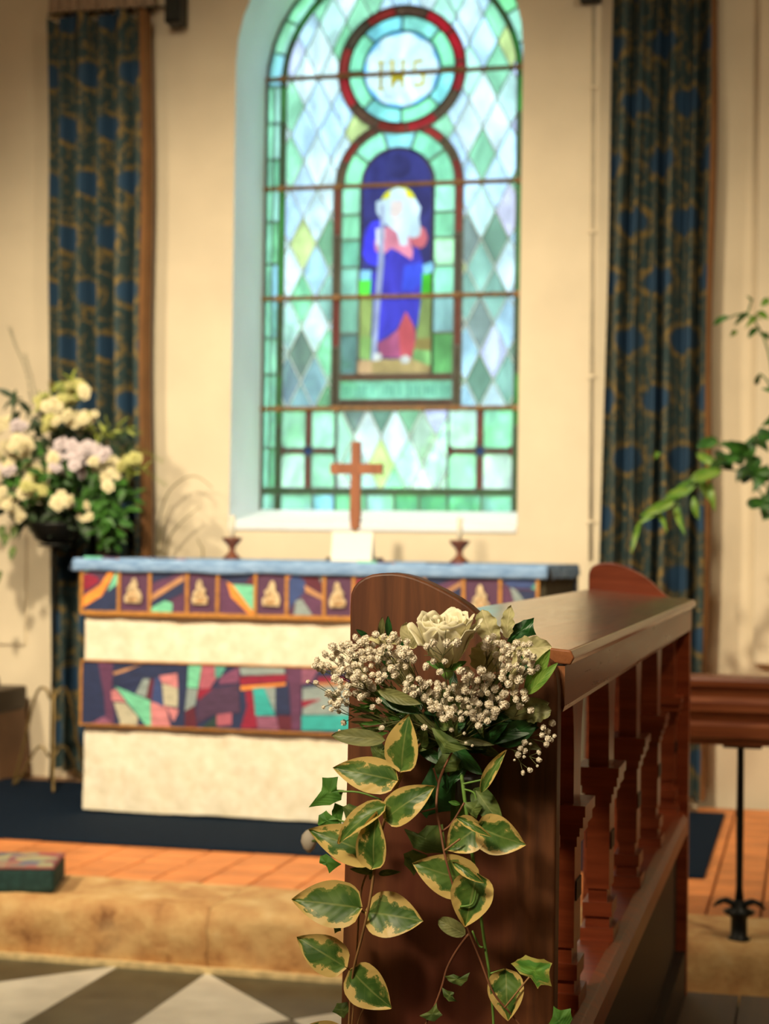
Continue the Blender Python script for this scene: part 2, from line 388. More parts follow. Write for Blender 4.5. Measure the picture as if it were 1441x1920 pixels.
# central arched panel
RB = ['6e3324', '50402c', '7a2c22', '48382a']
CP = 754; AY = 345
for i, (a, b) in enumerate(((345, 440), (440, 557), (557, 650), (650, 766))):
    shapes.append((rect(631, a, 646, b), RB[i % 4], 'frame')); shapes.append((rect(859, a, 874, b), RB[(i+2) % 4], 'frame'))
for k in range(8):
    a0, a1 = pi*k/8, pi*(k+1)/8
    shapes.append((ringseg(CP, AY, 103, 120, a0, a1, 5), ['7a2420', '51402c', '8a2422', '6a2c22', '4e3a2a', '5a3428', '7d2822', '5c4430'][k], 'frame'))
for k in range(5): shapes.append((ringseg(CP, AY, 67, 105, pi*k/5, pi*(k+1)/5, 6), ['8fdcae', '8fe0b4', '8ccfd2', '8fd8b0', '8edba6'][k], 'band'))
for i, (a, b) in enumerate(((345, 400), (400, 448), (448, 500), (500, 557), (557, 625), (625, 702))):
    shapes.append((rect(645, a, 682, b), ['9bdcb4', '86c79c', '6fae90', '8fc9b0', '79a88e', '5f8078'][i], 'band'))
    shapes.append((rect(820, a, 860, b), ['a6e6c0', '8fd8a8', 'b4ecb4', '9ae4bc', '84a8a4', '5f9a58'][i], 'band'))
shapes += [(rect(645, 702, 860, 712), '6a3a24', 'frame'), (rect(645, 712, 860, 750), '84c2a0', 'text'), (rect(645, 750, 860, 760), '5f2c1e', 'frame')]
def lettr(xs_, y0, y1):
    for x in xs_: shapes.append((rect(x, y0, x+4, y1), '5f9a80', 'lettering'))
lettr([654, 662, 678, 686, 694, 706, 730, 738, 746, 758, 776, 784, 792, 808, 816, 824, 838, 848], 722, 741)
# saint panel; crop frame: px = 660+x/4.925, py = 330+y/4.925
def S(pts): return [(660+x/4.925, 330+y/4.925) for x, y in pts]
shapes.append((archp(CP-3, AY, 68, 702, 20), '2e2f6a', 'ground'))
shapes.append((arcp(752, 312, 24, 0, 2*pi, 14)[:-1], '28295a', 'ground'))
shapes += [
 (S([(95, 950), (215, 950), (205, 1105), (95, 1105)]), '4fc83a', 'ground'), (S([(675, 900), (780, 900), (780, 1095), (670, 1095)]), '43b42c', 'ground'),
 (S([(100, 860), (215, 870), (210, 955), (100, 955)]), '7fb4cc', 'ground'), (S([(690, 830), (800, 790), (800, 890), (700, 915)]), '7fb4d0', 'ground'),
 (S([(105, 1110), (240, 1110), (215, 1480), (105, 1480)]), '8f9a54', 'ground'), (S([(650, 1110), (785, 1100), (785, 1500), (640, 1500)]), '8f9c58', 'ground'),
 (S([(105, 1480), (230, 1480), (220, 1700), (105, 1680)]), '7d9a54', 'ground'), (S([(640, 1500), (785, 1500), (785, 1620), (620, 1600)]), '9a8248', 'ground'),
 (S([(620, 1600), (785, 1620), (785, 1760), (600, 1720)]), '86b46a', 'ground'), (S([(95, 1690), (230, 1700), (240, 1830), (90, 1830)]), 'c0946a', 'ground'),
 (S([(230, 1690), (600, 1690), (785, 1760), (785, 1830), (235, 1830)]), 'a88a58', 'ground'),
 (S([(300, 200), (340, 150), (400, 115), (460, 100), (530, 115), (580, 150), (615, 205), (600, 260), (320, 260)]), 'd8c820', 'halo'),
 (S([(280, 405), (330, 400), (340, 650), (330, 800), (270, 830), (180, 800), (130, 720), (140, 600), (165, 480), (210, 420)]), '3c38d8', 'robe'),
 (S([(240, 600), (330, 470), (430, 465), (560, 560), (600, 700), (590, 780), (470, 700), (380, 680), (330, 720), (250, 690)]), 'd4788a', 'robe'),
 (S([(560, 570), (670, 470), (710, 500), (735, 580), (715, 650), (670, 675), (600, 650)]), 'c85f66', 'robe'),
 (S([(330, 720), (400, 665), (470, 700), (590, 780), (610, 650), (660, 690), (690, 800), (680, 1095), (215, 1100), (215, 900), (330, 830)]), '3a34a8', 'robe'),
 (S([(520, 830), (690, 800), (680, 1000), (600, 1060), (500, 1060)]), '3448c8', 'robe'),
 (S([(240, 1140), (680, 1140), (650, 1400), (620, 1380), (540, 1260), (450, 1420), (290, 1530), (240, 1500)]), '3c38b0', 'robe'),
 (S([(540, 1250), (600, 1350), (635, 1450), (630, 1560), (600, 1690), (500, 1680), (470, 1420)]), 'b4484e', 'robe'),
 (S([(280, 1540), (380, 1490), (470, 1420), (500, 1680), (300, 1670)]), 'b8587c', 'robe'),
 (S([(250, 230), (380, 200), (380, 180), (385, 130), (450, 105), (520, 130), (535, 200), (620, 220), (665, 300), (650, 400), (670, 500), (660, 560), (600, 580), (550, 560), (545, 650), (480, 640), (450, 520), (380, 470), (330, 440), (255, 330)]), 'c4d0d6', 'head'),
 (S([(390, 230), (500, 230), (500, 330), (440, 400), (385, 370)]), 'dcc0b8', 'head'),
 (S([(250, 480), (330, 470), (335, 560), (320, 640), (260, 640)]), 'e4d8da', 'hand'),
 (S([(295, 260), (325, 260), (330, 800), (300, 1200), (270, 1700), (225, 1700), (250, 1200), (275, 800)]), '9c9cb4', 'staff'),
 (S([(245, 1640), (300, 1625), (330, 1660), (310, 1700), (250, 1705)]), 'c8c0b8', 'foot'), (S([(490, 1680), (540, 1650), (590, 1680), (570, 1730), (510, 1730)]), 'c8c0b8', 'foot')]
# roundel
RC = (756, 130)
for k in range(12):
    shapes.append((ringseg(RC[0], RC[1], 101, 120, pi*k/6+.1, pi*(k+1)/6+.1, 5), ['9a2026', 'a81c26', '4a3428', '7a2420', '43372a', '7a2824', '8a1e24', '52382a', '7e2620', '9c1f26', '4a3a2c', '8d2026'][k] if k else 'b01c28', 'frame'))
for k in range(8): shapes.append((ringseg(RC[0], RC[1], 73, 101, pi*k/4, pi*(k+1)/4, 7), ['8fe4b0', '8fd8c8', '7fcad2', '8fe0b4', '92e2b4', '84d0c8', '8ce0b0', '8adad8'][k], 'band'))
shapes.append((arcp(RC[0], RC[1], 73, 0, 2*pi, 40)[:-1], '6fb4e0', 'disc'))
lob = [(RC[0]+(67+2.5*math.cos(9*2*pi*k/90))*math.cos(2*pi*k/90), RC[1]-(67+2.5*math.cos(9*2*pi*k/90))*math.sin(2*pi*k/90)) for k in range(90)]
shapes.append((lob, 'd2e2e6', 'disc'))
def L(pts): return [(660+x/7.205, y/7.205) for x, y in pts]
GD = 'b49c28'
for q in ([(385, 830), (425, 830), (425, 1190), (385, 1190)], [(350, 805), (460, 805), (450, 835), (360, 835)], [(350, 1185), (460, 1185), (460, 1210), (350, 1210)],
          [(540, 820), (580, 820), (585, 1190), (545, 1190)], [(690, 820), (730, 820), (725, 1190), (688, 1190)], [(580, 1000), (690, 1000), (690, 1110), (640, 1080), (580, 1150)],
          [(520, 805), (600, 805), (595, 830), (525, 830)], [(670, 805), (750, 805), (745, 830), (675, 830)],
          [(850, 820), (980, 810), (980, 850), (880, 860), (880, 960), (1010, 1000), (1000, 1170), (850, 1180), (850, 1140), (965, 1130), (965, 1040), (845, 990)]):
    shapes.append((L(q), GD, 'letter'))
win = tag(thing('window_1', (XC, YG, ZB), None, None), kind='structure')
vc, fcs = [], []
for pts, c_, tg in shapes:
    if sum(pts[i][0]*-pts[(i+1) % len(pts)][1]+pts[(i+1) % len(pts)][0]*pts[i][1] for i in range(len(pts))) < 0: pts = pts[::-1]
    k = len(vc); vc += [Vector((x, -y)) for x, y in pts]; fcs.append(list(range(k, k+len(pts))))
ov, oe, of, _, _, ofc = delaunay_2d_cdt(vc, [], fcs, 1, 1e-3, True)
owner = []
def inside_glass(x, y):
    if y < SY: return math.hypot(x-CX, y-SY) < 257.5
    return 495.5 < x < 1010.5 and y < BY+.5
for tri, ids in zip(of, ofc):
    cx_ = sum(ov[i].x for i in tri)/len(tri); cy_ = -sum(ov[i].y for i in tri)/len(tri)
    owner.append(max(ids) if ids and inside_glass(cx_, cy_) else -1)
groups = {}
for tri, o_ in zip(of, owner):
    if o_ >= 0: groups.setdefault(o_, []).append(tri)
def wv(p, y): return (XC+(p.x-753)*KX, y, ZS-(-p.y-151)*KZ)
edge_owner = {}
for tri, o_ in zip(of, owner):
    if o_ < 0: continue
    for i in range(len(tri)):
        a, b = tri[i], tri[(i+1) % len(tri)]; edge_owner.setdefault((min(a, b), max(a, b)), []).append(o_)
for o_, tris in groups.items():
    idx = {}; vs, fs = [], []
    for tri in tris:
        for i in tri:
            if i not in idx: idx[i] = len(idx)
    n = len(idx); order = sorted(idx, key=lambda i: idx[i])
    vs = [wv(ov[i], YG-.0015) for i in order]+[wv(ov[i], YG+.0015) for i in order]
    for tri in tris:
        q = [idx[i] for i in tri]; fs.append(tuple(q)); fs.append(tuple(n+i for i in reversed(q)))
    mesh('lettering' if shapes[o_][2] == 'lettering' else 'pane', vs, fs, glass(shapes[o_][1]), win)
M_lead = plain('grey_lead_came', '4c524c', .5, .1, 30); M_leadp = plain('skylit_lead_came', 'b6c6cc', .5, .1, 30)  # paler copy: sky glare on the diamond leads put into the colour
lv = {0: [], 1: []}
DK = ('diamond', 'field')
for (a, b), os_ in edge_owner.items():
    if len(os_) == 2 and os_[0] == os_[1]: continue
    ta = [shapes[i][2] for i in os_]
    if all(x_ in ('ground', 'robe', 'head', 'hand', 'staff', 'halo', 'foot', 'letter', 'lettering', 'text', 'disc') for x_ in ta): continue
    pale = all(x_ in DK for x_ in ta); hw = .0026 if pale else .0042
    p, q = Vector(wv(ov[a], YG)), Vector(wv(ov[b], YG)); d = (q-p)
    if d.length < 1e-5: continue
    d.normalize(); s_ = Vector((d.z, 0, -d.x))*hw; y_ = Vector((0, .005, 0))
    vs = [p-s_-y_, p+s_-y_, q+s_-y_, q-s_-y_, p-s_+y_, p+s_+y_, q+s_+y_, q-s_+y_]
    lv[1 if pale else 0].append((vs, [(0, 1, 2, 3), (7, 6, 5, 4), (0, 4, 5, 1), (1, 5, 6, 2), (2, 6, 7, 3), (3, 7, 4, 0)]))
for k, mt in ((0, M_lead), (1, M_leadp)):
    o = mesh('lead_lines', *join(lv[k]), mt, win); o['kind'] = 'stuff'
M_bar = plain('rusty_saddle_bar', '8a6236', .6, .2, 30)
for yb in (-70, 139, 348, 557, 766):
    z = Wp(0, yb)[1]; h = HW if yb > SY else math.sqrt(max(.01, HW**2-(z-ZS)**2))
    v_, f_ = tubed([(XC-h-.01, YG-.018, z), (XC+h+.01, YG-.018, z)], .0110, 8)
    mesh('saddle_bar', v_, f_, M_bar, win, smooth=True)
    if yb > 0:
        for xb in ((530, 640, 866, 977) if yb > 0 else ()):
            x_, z_ = Wp(xb, yb); bx = boxd(x_-.018, x_+.018, YG-.03, YG-.012, z_-.014, z_+.014); bevel(mesh('bar_clip', *bx, M_bar, win), .006)
for xb in (640, 853):
    p, q = Wp(xb, 762), Wp(xb, 958); mesh('copper_tie', *tubed([(p[0], YG-.012, p[1]), (q[0], YG-.012, q[1])], .004), M_lead, win)
wp_ = arch_pts(HW+.004, ZS, ZB-.01); wi_ = arch_pts(HW-.012, ZS, ZB+.008)
v, f = [], []
for yy in (YG-.012, YG+.02):
    for (a, b) in zip(wp_, wi_): v += [(a[0], yy, a[1]), (b[0], yy, b[1])]
n = len(wp_)
for i in range(n-1):
    f += [(2*i, 2*i+1, 2*i+3, 2*i+2), (2*n+2*i+1, 2*n+2*i, 2*n+2*i+2, 2*n+2*i+3), (2*i+1, 2*n+2*i+1, 2*n+2*i+3, 2*i+3)]
mesh('window_frame', v, f, M_lead, win)
# ------------------------------------------------------------------ garden outside the window
tag(box('ground', -30, 30, 7.9, 60, -.6, -.5, plain('lawn', '9fd080', .9, .3, 2), bv=0), kind='structure')
M_lf1 = plain('garden_leaves_dark', '7fa86a', .7, .4, 2); M_lf2 = plain('garden_leaves_light', 'b4d890', .7, .3, 2); M_bark = plain('bark', '5a4a38', .9)
def gtree(x, y, h, r, mat, label, seed):
    t_ = thing('garden_tree', (x, y, -.5), label, 'tree', 'trees in the garden beyond the glass'); q = random.Random(seed); v_, f_ = [], []
    for k in range(1500):
        u = Vector((q.gauss(0, 1), q.gauss(0, 1), q.gauss(0, 1))).normalized()*q.uniform(.45, 1)**.5
        c = Vector((x, y, h))+Vector((u.x*r, u.y*r, u.z*r*.9)); a = Vector((q.gauss(0, 1), q.gauss(0, 1), q.gauss(0, 1))).normalized()*.2; b = a.cross(Vector((q.random(), q.random(), 1))).normalized()*.12
        i = len(v_); v_ += [c-a, c-b, c+a, c+b]; f_.append((i, i+1, i+2, i+3))
    o = mesh('foliage', v_, f_, mat, t_); o['kind'] = 'stuff'
    mesh('trunk', *tubed([(x, y, -.5), (x+.1, y, h*.6), (x, y, h)], [.22, .15, .05], 10), M_bark, t_)
for a in ((-7.9, 24, 3.0, 1.7, M_lf1, 'dark leafy tree blurred behind the lower left diamonds of the window', 1), (-3.1, 25, 2.6, 1.3, M_lf1, 'dark leafy tree blurred behind the lower right diamonds of the window', 2),
          (-6.2, 34, 1.9, 2.0, M_lf2, 'pale green shrubby tree seen low behind the bottom row of panes right of the cross', 3)): gtree(*a)
# ------------------------------------------------------------------ altar
XA0, XA1 = -2.648, -.922; YA = 6.13; ZT = 1.128
alt = thing('altar', ((XA0+XA1)/2, YA+.4, SF+.011), 'long altar table under a patchwork and cream frontal below the window', 'altar')
M_altw = wood('dark_altar_wood', '3a2c1c', '5a4630', grain=(50, 50, 4), rough=.6)
mesh('tabletop', *boxd(XA0+.01, XA1+.005, YA+.035, YA+.80, ZT-.05, ZT-.012), M_altw, alt)
mesh('back_panel', *boxd(XA0+.03, XA1-.03, YA+.76, YA+.78, SF+.02, ZT-.05), M_altw, alt)
mesh('end_panel', *boxd(XA0+.03, XA0+.06, YA+.05, YA+.76, SF+.011, ZT-.05), M_altw, alt)
bevel(mesh('end_cover', *boxd(XA1+.002, XA1+.020, YA+.03, YA+.80, ZT-.30, ZT-.004), plain('dark_olive_cloth', '4a4430', .9), alt), .008)
mesh('end_panel', *boxd(XA1-.06, XA1-.03, YA+.05, YA+.76, SF+.011, ZT-.05), M_altw, alt)
fr = thing('altar_frontal', ((XA0+XA1)/2, YA, SF+.02), 'cream altar frontal with two bands of purple, navy and mint patchwork', 'altar frontal')
t = NT('cream_damask'); c = t.co(scale=(1, 1, 1), rot=(0, .12, 0)); n = t.noise(c, 22, 5, .6); n2 = t.noise(t.co(scale=(14, 14, 4)), 1, 3)
t.base(t.ramp(n, [(.3, H('d8ccb0')), (.6, H('e8dfc8')), (.8, H('f0e9d6'))]), .85); t.bump(t.math('ADD', n, n2), .5, .01); M_cream = t.m
def fabric(name, z0, z1, x0, x1, y, mat, amp=.006, parent=fr):
    nx, nz = 90, 26; vs = []
    for j in range(nz):
        for i in range(nx):
            x = x0+(x1-x0)*i/(nx-1); z = z0+(z1-z0)*j/(nz-1)
            d = mnoise.noise(Vector((x*9+z*3.0, 0, z*2.5)))*amp+mnoise.noise(Vector((x*26+z*8, 5, z*5)))*amp*.5
            zz = z + (mnoise.noise(Vector((x*4, 1, 1)))*.006 if j == 0 else 0)
            vs.append((x, y+d, zz))
    return mesh(name, vs, gridf(nx, nz), mat, parent, smooth=True)
fabric('cream_cloth', SF+.02, ZT-.02, XA0+.012, XA1, YA+.032, M_cream, .013)
# z levels at the altar plane
def ax(px, py): q = P(px, py, YA); return q.x, q.z
z_s0 = ax(400, 1153)[1]; z_b1 = ax(400, 1246)[1]; z_b0 = ax(400, 1368)[1]
def cloth(name, col, parent, pts, y, th=.0015):
    m = CM.get(col)
    if m is None:
        t_ = NT('dyed_silk'); nn = t_.noise(t_.co(scale=(8, 8, 30), rnd=True), 3, 3); c_ = H(col)
        t_.base(t_.ramp(nn, [(.3, tuple(x*.75 for x in c_[:3])), (.7, tuple(min(1, x*1.2) for x in c_[:3]))]), .6); t_.bump(nn, .3, .003); m = CM[col] = t_.m
    return prism(name, pts, y, y+th, m, parent)
CM = {}
C = dict(mint='6fc4a0', teal='4f9a8c', turq='2fa6a4', navy='1f2c52', blue='33487e', purple='5c3456', pur2='47304e', crim='8a1536', maroon='5a1c30', orange='e8923a', tan='b8875c', pink='c87f84', pinkp='8a5470', grey='8a9a9a', beige='b8b49c', gold='c8883c', rose='a85a6c', dkg='1f3c3a', mauve='7a4466')
def cA(pts): return [ax(130+x*.3678, 1020+y*.3678) for x, y in pts]
def cB(pts): return [ax(150+x*.3539, 1220+y*.3539) for x, y in pts]
sup = prism('superfrontal', [(XA0+.002, z_s0), (XA1, z_s0), (XA1, ZT-.01), (XA0+.002, ZT-.01)], YA+.010, YA+.017, CM.setdefault('x', plain('purple_silk', '54304f', .6)), fr)
xa_ = {}
def vx(px): return ax(px, 1100)[0]
pats = [
 [([(70, 62), (170, 65), (85, 150), (66, 150)], 'mint'), ([(170, 62), (250, 70), (200, 150), (130, 165), (85, 150)], 'pur2'), ([(66, 150), (85, 150), (130, 165), (150, 190), (85, 235), (66, 230)], 'crim'), ([(240, 72), (262, 80), (160, 265), (60, 325), (60, 270), (150, 210)], 'orange'), ([(250, 110), (250, 200), (190, 240), (215, 180)], 'mint'), ([(66, 335), (160, 265), (245, 200), (243, 343), (66, 343)], 'navy')],
 [([(412, 72), (540, 75), (560, 150), (412, 200)], 'navy'), ([(412, 205), (560, 150), (575, 165), (420, 260)], 'purple'), ([(405, 265), (575, 160), (580, 185), (415, 290)], 'tan'), ([(405, 300), (580, 190), (575, 250), (470, 300), (405, 325)], 'navy'), ([(405, 349), (405, 330), (480, 290), (520, 300), (520, 350)], 'mint'), ([(525, 290), (580, 255), (578, 350), (525, 350)], 'purple'), ([(540, 75), (590, 75), (585, 170), (560, 140)], 'pinkp')],
 [([(755, 90), (925, 96), (870, 130), (765, 160)], 'mint'), ([(765, 165), (880, 130), (940, 100), (935, 150), (895, 200), (800, 195)], 'navy'), ([(935, 150), (940, 210), (895, 200)], 'maroon'), ([(820, 205), (942, 212), (940, 340), (900, 320)], 'mint'), ([(762, 190), (800, 215), (830, 290), (900, 365), (762, 357)], 'purple'), ([(798, 190), (830, 210), (935, 350), (940, 366), (910, 366), (820, 270)], 'orange')],
 [([(1100, 110), (1140, 130), (1135, 160), (1105, 190)], 'pink'), ([(1140, 106), (1240, 112), (1280, 210), (1280, 250), (1190, 200), (1140, 140)], 'maroon'), ([(1106, 195), (1140, 150), (1200, 190), (1190, 250), (1150, 290), (1110, 345)], 'blue'), ([(1140, 362), (1150, 290), (1180, 280), (1235, 362)], 'grey'), ([(1190, 250), (1285, 290), (1285, 362), (1235, 360), (1180, 280)], 'purple'), ([(1195, 210), (1290, 265), (1285, 285), (1200, 245)], 'tan'), ([(1245, 110), (1285, 115), (1282, 200)], 'grey')]]
starts = [152, 280, 407, 537, 664, 795, 937]; refs = [0, 1, 2, 3, 0, 1, 2]
k_ = 0
base0 = [152, 280, 407, 537]
for s_, r_ in zip(starts, refs):
    dx = vx(s_)-vx(base0[r_])
    for pts, c_ in pats[r_]:
        k_ += 1; q = [(min(max(x+dx, XA0+.003), XA1-.003), max(z, z_s0+.006)) for x, z in cA(pts)]
        cc = c_
        if r_ == 2 and s_ > 900: cc = {'mint': 'navy', 'orange': 'grey', 'maroon': 'teal', 'navy': 'blue'}.get(c_, c_)
        cloth('patch', C[cc], sup, q, YA+.010-.0003*(k_ % 7)-.001)
M_gold = plain('gold_braid', 'bf843c', .5, .2, 60, metal=.2)
for px in (152, 222, 280, 350, 407, 478, 537, 607, 662, 727, 795, 868, 937, 1007):
    x = vx(px); mesh('gold_braid', *boxd(x-.006, x+.006, YA+.002, YA+.008, z_s0, ZT-.012), M_gold, sup)
mesh('gold_braid', *boxd(XA0, XA1, YA+.001, YA+.010, z_s0-.010, z_s0+.006), M_gold, sup)
M_emb = plain('pale_gold_embroidery', 'cdb790', .6, .35, 60, .6)
for i, px in enumerate((248, 376, 507, 634, 765, 902)):
    x = vx(px); z = ax(400, 1112)[1]
    pl_ = [(-.030, -.042), (.034, -.044), (.038, -.020), (.030, .004), (.018, .012), (.020, .030), (.010, .050), (-.002, .046), (-.010, .022), (-.024, .010), (-.018, -.006), (-.032, -.018)]
    if i % 2: pl_ = [(-a*.9, b) for a, b in pl_]
    o = prism('emblem', [(x+a, z+b) for a, b in pl_], YA-.002, YA+.004, M_emb, sup, .002)
    mesh('emblem_cord', *join([tubed([(x+.012*math.cos(a_), YA-.003, z-.015+.014*math.sin(a_)) for a_ in [2*pi*k/12 for k in range(13)]], .002), tubed([(x-.02, YA-.003, z-.035), (x+.028, YA-.003, z-.03)], .002)]), M_gold, sup)
bnd = prism('patchwork_band', [(XA0+.006, z_b0), (XA1, z_b0), (XA1, z_b1), (XA0+.006, z_b1)], YA+.010, YA+.018, CM.setdefault('y', plain('navy_silk', '1f2c52', .6)), fr)
band = [([(50,60),(90,60),(125,250),(130,350),(50,380)],'navy'),([(90,60),(170,65),(165,200),(175,330),(175,390),(125,385),(130,350),(125,250)],'purple'),([(50,388),(120,350),(175,390)],'pinkp'),
([(170,115),(330,70),(215,120),(175,130)],'tan'),([(175,130),(330,80),(550,85),(550,120),(380,150),(210,190),(170,170)],'navy'),([(290,230),(330,150),(365,150),(345,250)],'grey'),([(345,250),(365,150),(390,150),(375,265)],'maroon'),
([(375,265),(390,150),(420,140),(440,300)],'blue'),([(415,135),(510,120),(515,200),(430,170)],'pink'),([(430,175),(515,200),(512,300),(440,290)],'beige'),([(180,190),(365,265),(375,405),(345,400)],'mint'),
([(160,215),(185,205),(240,275),(165,265)],'pink'),([(175,275),(240,280),(300,350),(300,403),(210,398)],'beige'),([(370,270),(450,290),(475,408),(372,405)],'pink'),([(455,300),(515,310),(515,385),(490,375)],'pink'),
([(515,85),(560,85),(550,408),(480,408),(515,330)],'navy'),([(570,80),(640,80),(620,200),(565,195)],'mint'),([(565,200),(620,205),(605,290),(552,320)],'grey'),([(552,320),(605,295),(615,408),(550,408)],'maroon'),
([(640,80),(710,82),(720,150),(680,200),(625,205)],'rose'),([(620,210),(700,195),(720,175),(640,260),(617,260)],'crim'),([(710,82),(770,82),(740,140),(712,145)],'teal'),([(740,140),(840,85),(835,170),(730,180)],'mauve'),
([(617,270),(700,200),(835,180),(845,330),(700,340),(617,390)],'pur2'),([(640,408),(720,340),(720,408)],'dkg'),([(720,340),(800,330),(800,395),(720,400)],'rose'),([(840,88),(1080,92),(1080,125),(850,130)],'grey'),
([(840,140),(1090,125),(1090,165),(845,185)],'crim'),([(845,190),(1085,170),(1085,185),(848,212)],'orange'),([(870,215),(910,212),(935,414),(845,412),(880,300)],'crim'),([(912,200),(970,195),(1030,345),(925,345)],'turq'),
([(970,195),(1030,195),(1030,330)],'grey'),([(1030,195),(1100,190),(1110,340),(1035,340)],'navy'),([(930,350),(1035,350),(1050,420),(940,416)],'pinkp'),([(1040,345),(1115,345),(1120,424),(1050,422)],'maroon'),
([(1085,92),(1170,95),(1165,426),(1120,424),(1105,200)],'purple'),([(1170,95),(1260,96),(1220,170),(1170,180)],'pinkp'),([(1250,140),(1410,140),(1410,165),(1260,170)],'crim'),([(1250,172),(1410,167),(1410,185),(1260,190)],'tan'),
([(1175,200),(1250,192),(1420,190),(1420,340),(1175,340)],'grey'),([(1170,265),(1280,255),(1175,305)],'crim'),([(1170,345),(1440,340),(1440,426),(1170,422)],'turq')]
for rep in (0, 1):
    dx = (vx(650)-vx(158))*rep
    for i, (pts, c_) in enumerate(band):
        q = [(min(x+dx, XA1-.003), min(max(z, z_b0+.004), z_b1-.003)) for x, z in cB(pts)]
        if min(a for a, b in q) < XA1-.02: cloth('patch', C[c_], bnd, q, YA+.009-.0002*(i % 9)-.001)
for z in (z_b0-.003, z_b1-.002): mesh('gold_braid', *boxd(XA0+.004, XA1, YA+.002, YA+.012, z, z+.006), M_gold, bnd)
mesh('gold_braid', *boxd(XA0+.004, XA0+.012, YA+.004, YA+.012, z_b0, z_b1), M_gold, bnd)
# blue top cloth hanging over the edges
t = NT('blue_linen'); n = t.noise(t.co(scale=(6, 6, 20)), 3, 4); t.base(t.ramp(n, [(.3, H('6488b4')), (.7, H('92b2d8'))]), .8); t.bump(n, .3, .004); M_blue = t.m
vs = []; nx = 80; prof = [(YA-.004, -.044), (YA-.007, -.036), (YA-.009, -.010), (YA-.002, .003), (YA+.03, .006), (YA+.4, .006), (YA+.80, .006), (YA+.83, -.01), (YA+.835, -.12)]
for j, (yy, dz) in enumerate(prof):
    for i in range(nx):
        u = i/(nx-1); x = XA0-.03+(XA1-XA0+.06)*u; w = mnoise.noise(Vector((x*6, j*.3, 0)))
        e = max(0, .02-abs(x-XA0+.03))*0
        vs.append((x, yy+(w*.004 if j < 3 else 0), ZT+dz+(w*.006 if j < 2 else w*.0015)))
cl = tag(mesh('altar_cloth', vs, gridf(nx, len(prof)), M_blue, smooth=True), 'blue linen cloth covering the altar top and hanging over its ends', 'altar cloth')
sd = cl.modifiers.new('s', 'SOLIDIFY'); sd.thickness = .003
for sx_, xx, drop in ((-1, XA0-.028, .05), (1, XA1+.030, .055)):
    vs = []; ny, nz = 26, 8
    for j in range(nz):
        for i in range(ny):
            y = YA-.004+.84*i/(ny-1); fz = j/(nz-1); hang = drop*(1 if sx_ > 0 else 1)*(.9+.2*mnoise.noise(Vector((y*5, sx_, 0))))
            if sx_ < 0: hang = .045*(1-.5*i/ny)
            vs.append((xx+sx_*(.012*math.sin(fz*pi*.5)+.006*math.sin(y*34)*fz), y, ZT+.006-hang*fz))
    mesh('side_drop', vs, gridf(ny, nz), M_blue, cl, smooth=True)
# things on the altar
def stick(px, py, label):
    b = P(px, py, YA+.36); b.z = ZT+.007; t_ = thing('candlestick', b, label, 'candlestick', 'pair of candlesticks on the altar')
    pr = [(.034, 0), (.036, .006), (.026, .014), (.014, .026), (.011, .040), (.017, .052), (.030, .066), (.037, .076), (.038, .084), (.030, .085), (.028, .078)]
    mesh('holder', *lathed(pr, b), M_cs, t_, smooth=True)
    mesh('candle', *lathed([(.0105, .07), (.0105, .165), (.009, .169), (.002, .170)], b, 16), M_wax, t_, smooth=True)
    mesh('wick', *tubed([(b.x, b.y, b.z+.168), (b.x+.001, b.y, b.z+.176)], .001), M_iron, t_)
M_cs = wood('turned_wood', '5a2c18', '7e4426', grain=(20, 20, 60)); M_wax = plain('ivory_wax', 'e6dcc4', .5, .03)
stick(435, 1030, 'short dark wooden candlestick with ivory candle near the left end of the altar')
stick(861, 1036, 'short dark wooden candlestick with ivory candle right of the cross')
# cross
yc = YA+.40; pz = ZT+.007
c0 = P(667, 910, yc); s_ = (P(700, 900, yc).x-P(600, 900, yc).x)/100
crs = thing('standing_cross', (c0.x, yc, pz), 'plain brown wooden cross standing at the middle of the altar', 'cross')
ztop = P(667, 828, yc).z; zarm = P(667, 879, yc).z; zb_ = P(667, 992, yc).z
prism('upright', [(c0.x-.0175, ztop), (c0.x+.0175, ztop), (c0.x+.0185, zarm-.04), (c0.x+.0215, zb_+.06), (c0.x+.0165, zb_), (c0.x-.0165, zb_), (c0.x-.0215, zb_+.06), (c0.x-.0185, zarm-.04)], yc-.012, yc+.012, M_woodx, crs, .002)
mesh('crossbar', *boxd(c0.x-.100, c0.x+.105, yc-.0125, yc+.0125, zarm-.020, zarm+.020), M_woodx, crs)
mesh('base', *boxd(c0.x-.10, c0.x+.10, yc-.05, yc+.05, pz, pz+.014), M_altw, crs)
mesh('neck', *lathed([(.014, .014), (.007, .03), (.006, zb_-pz-.012), (.009, zb_-pz-.004), (.009, zb_-pz+.002)], (c0.x, yc, pz), 12), M_brass, crs, smooth=True)
M_card = plain('white_card', 'ece6d6', .7, .02)
a = P(621, 1040, YA+.30); b = P(697, 1040, YA+.30)
cdt = thing('service_card', ((a.x+b.x)/2, YA+.31, pz), 'blank white service card standing in front of the cross', 'card')
zt_ = P(660, 997, YA+.30).z
for nm, y0, y1 in (('front_leaf', YA+.290, YA+.312), ('back_leaf', YA+.345, YA+.315)):
    v_ = [(a.x, y0, pz), (b.x, y0, pz), (b.x, y1, zt_), (a.x, y1, zt_)]; v_ += [(x, y+.002, z) for x, y, z in v_]
    mesh(nm, v_, [(0, 1, 2, 3), (7, 6, 5, 4), (0, 4, 5, 1), (1, 5, 6, 2), (2, 6, 7, 3), (3, 7, 4, 0)], M_card, cdt)
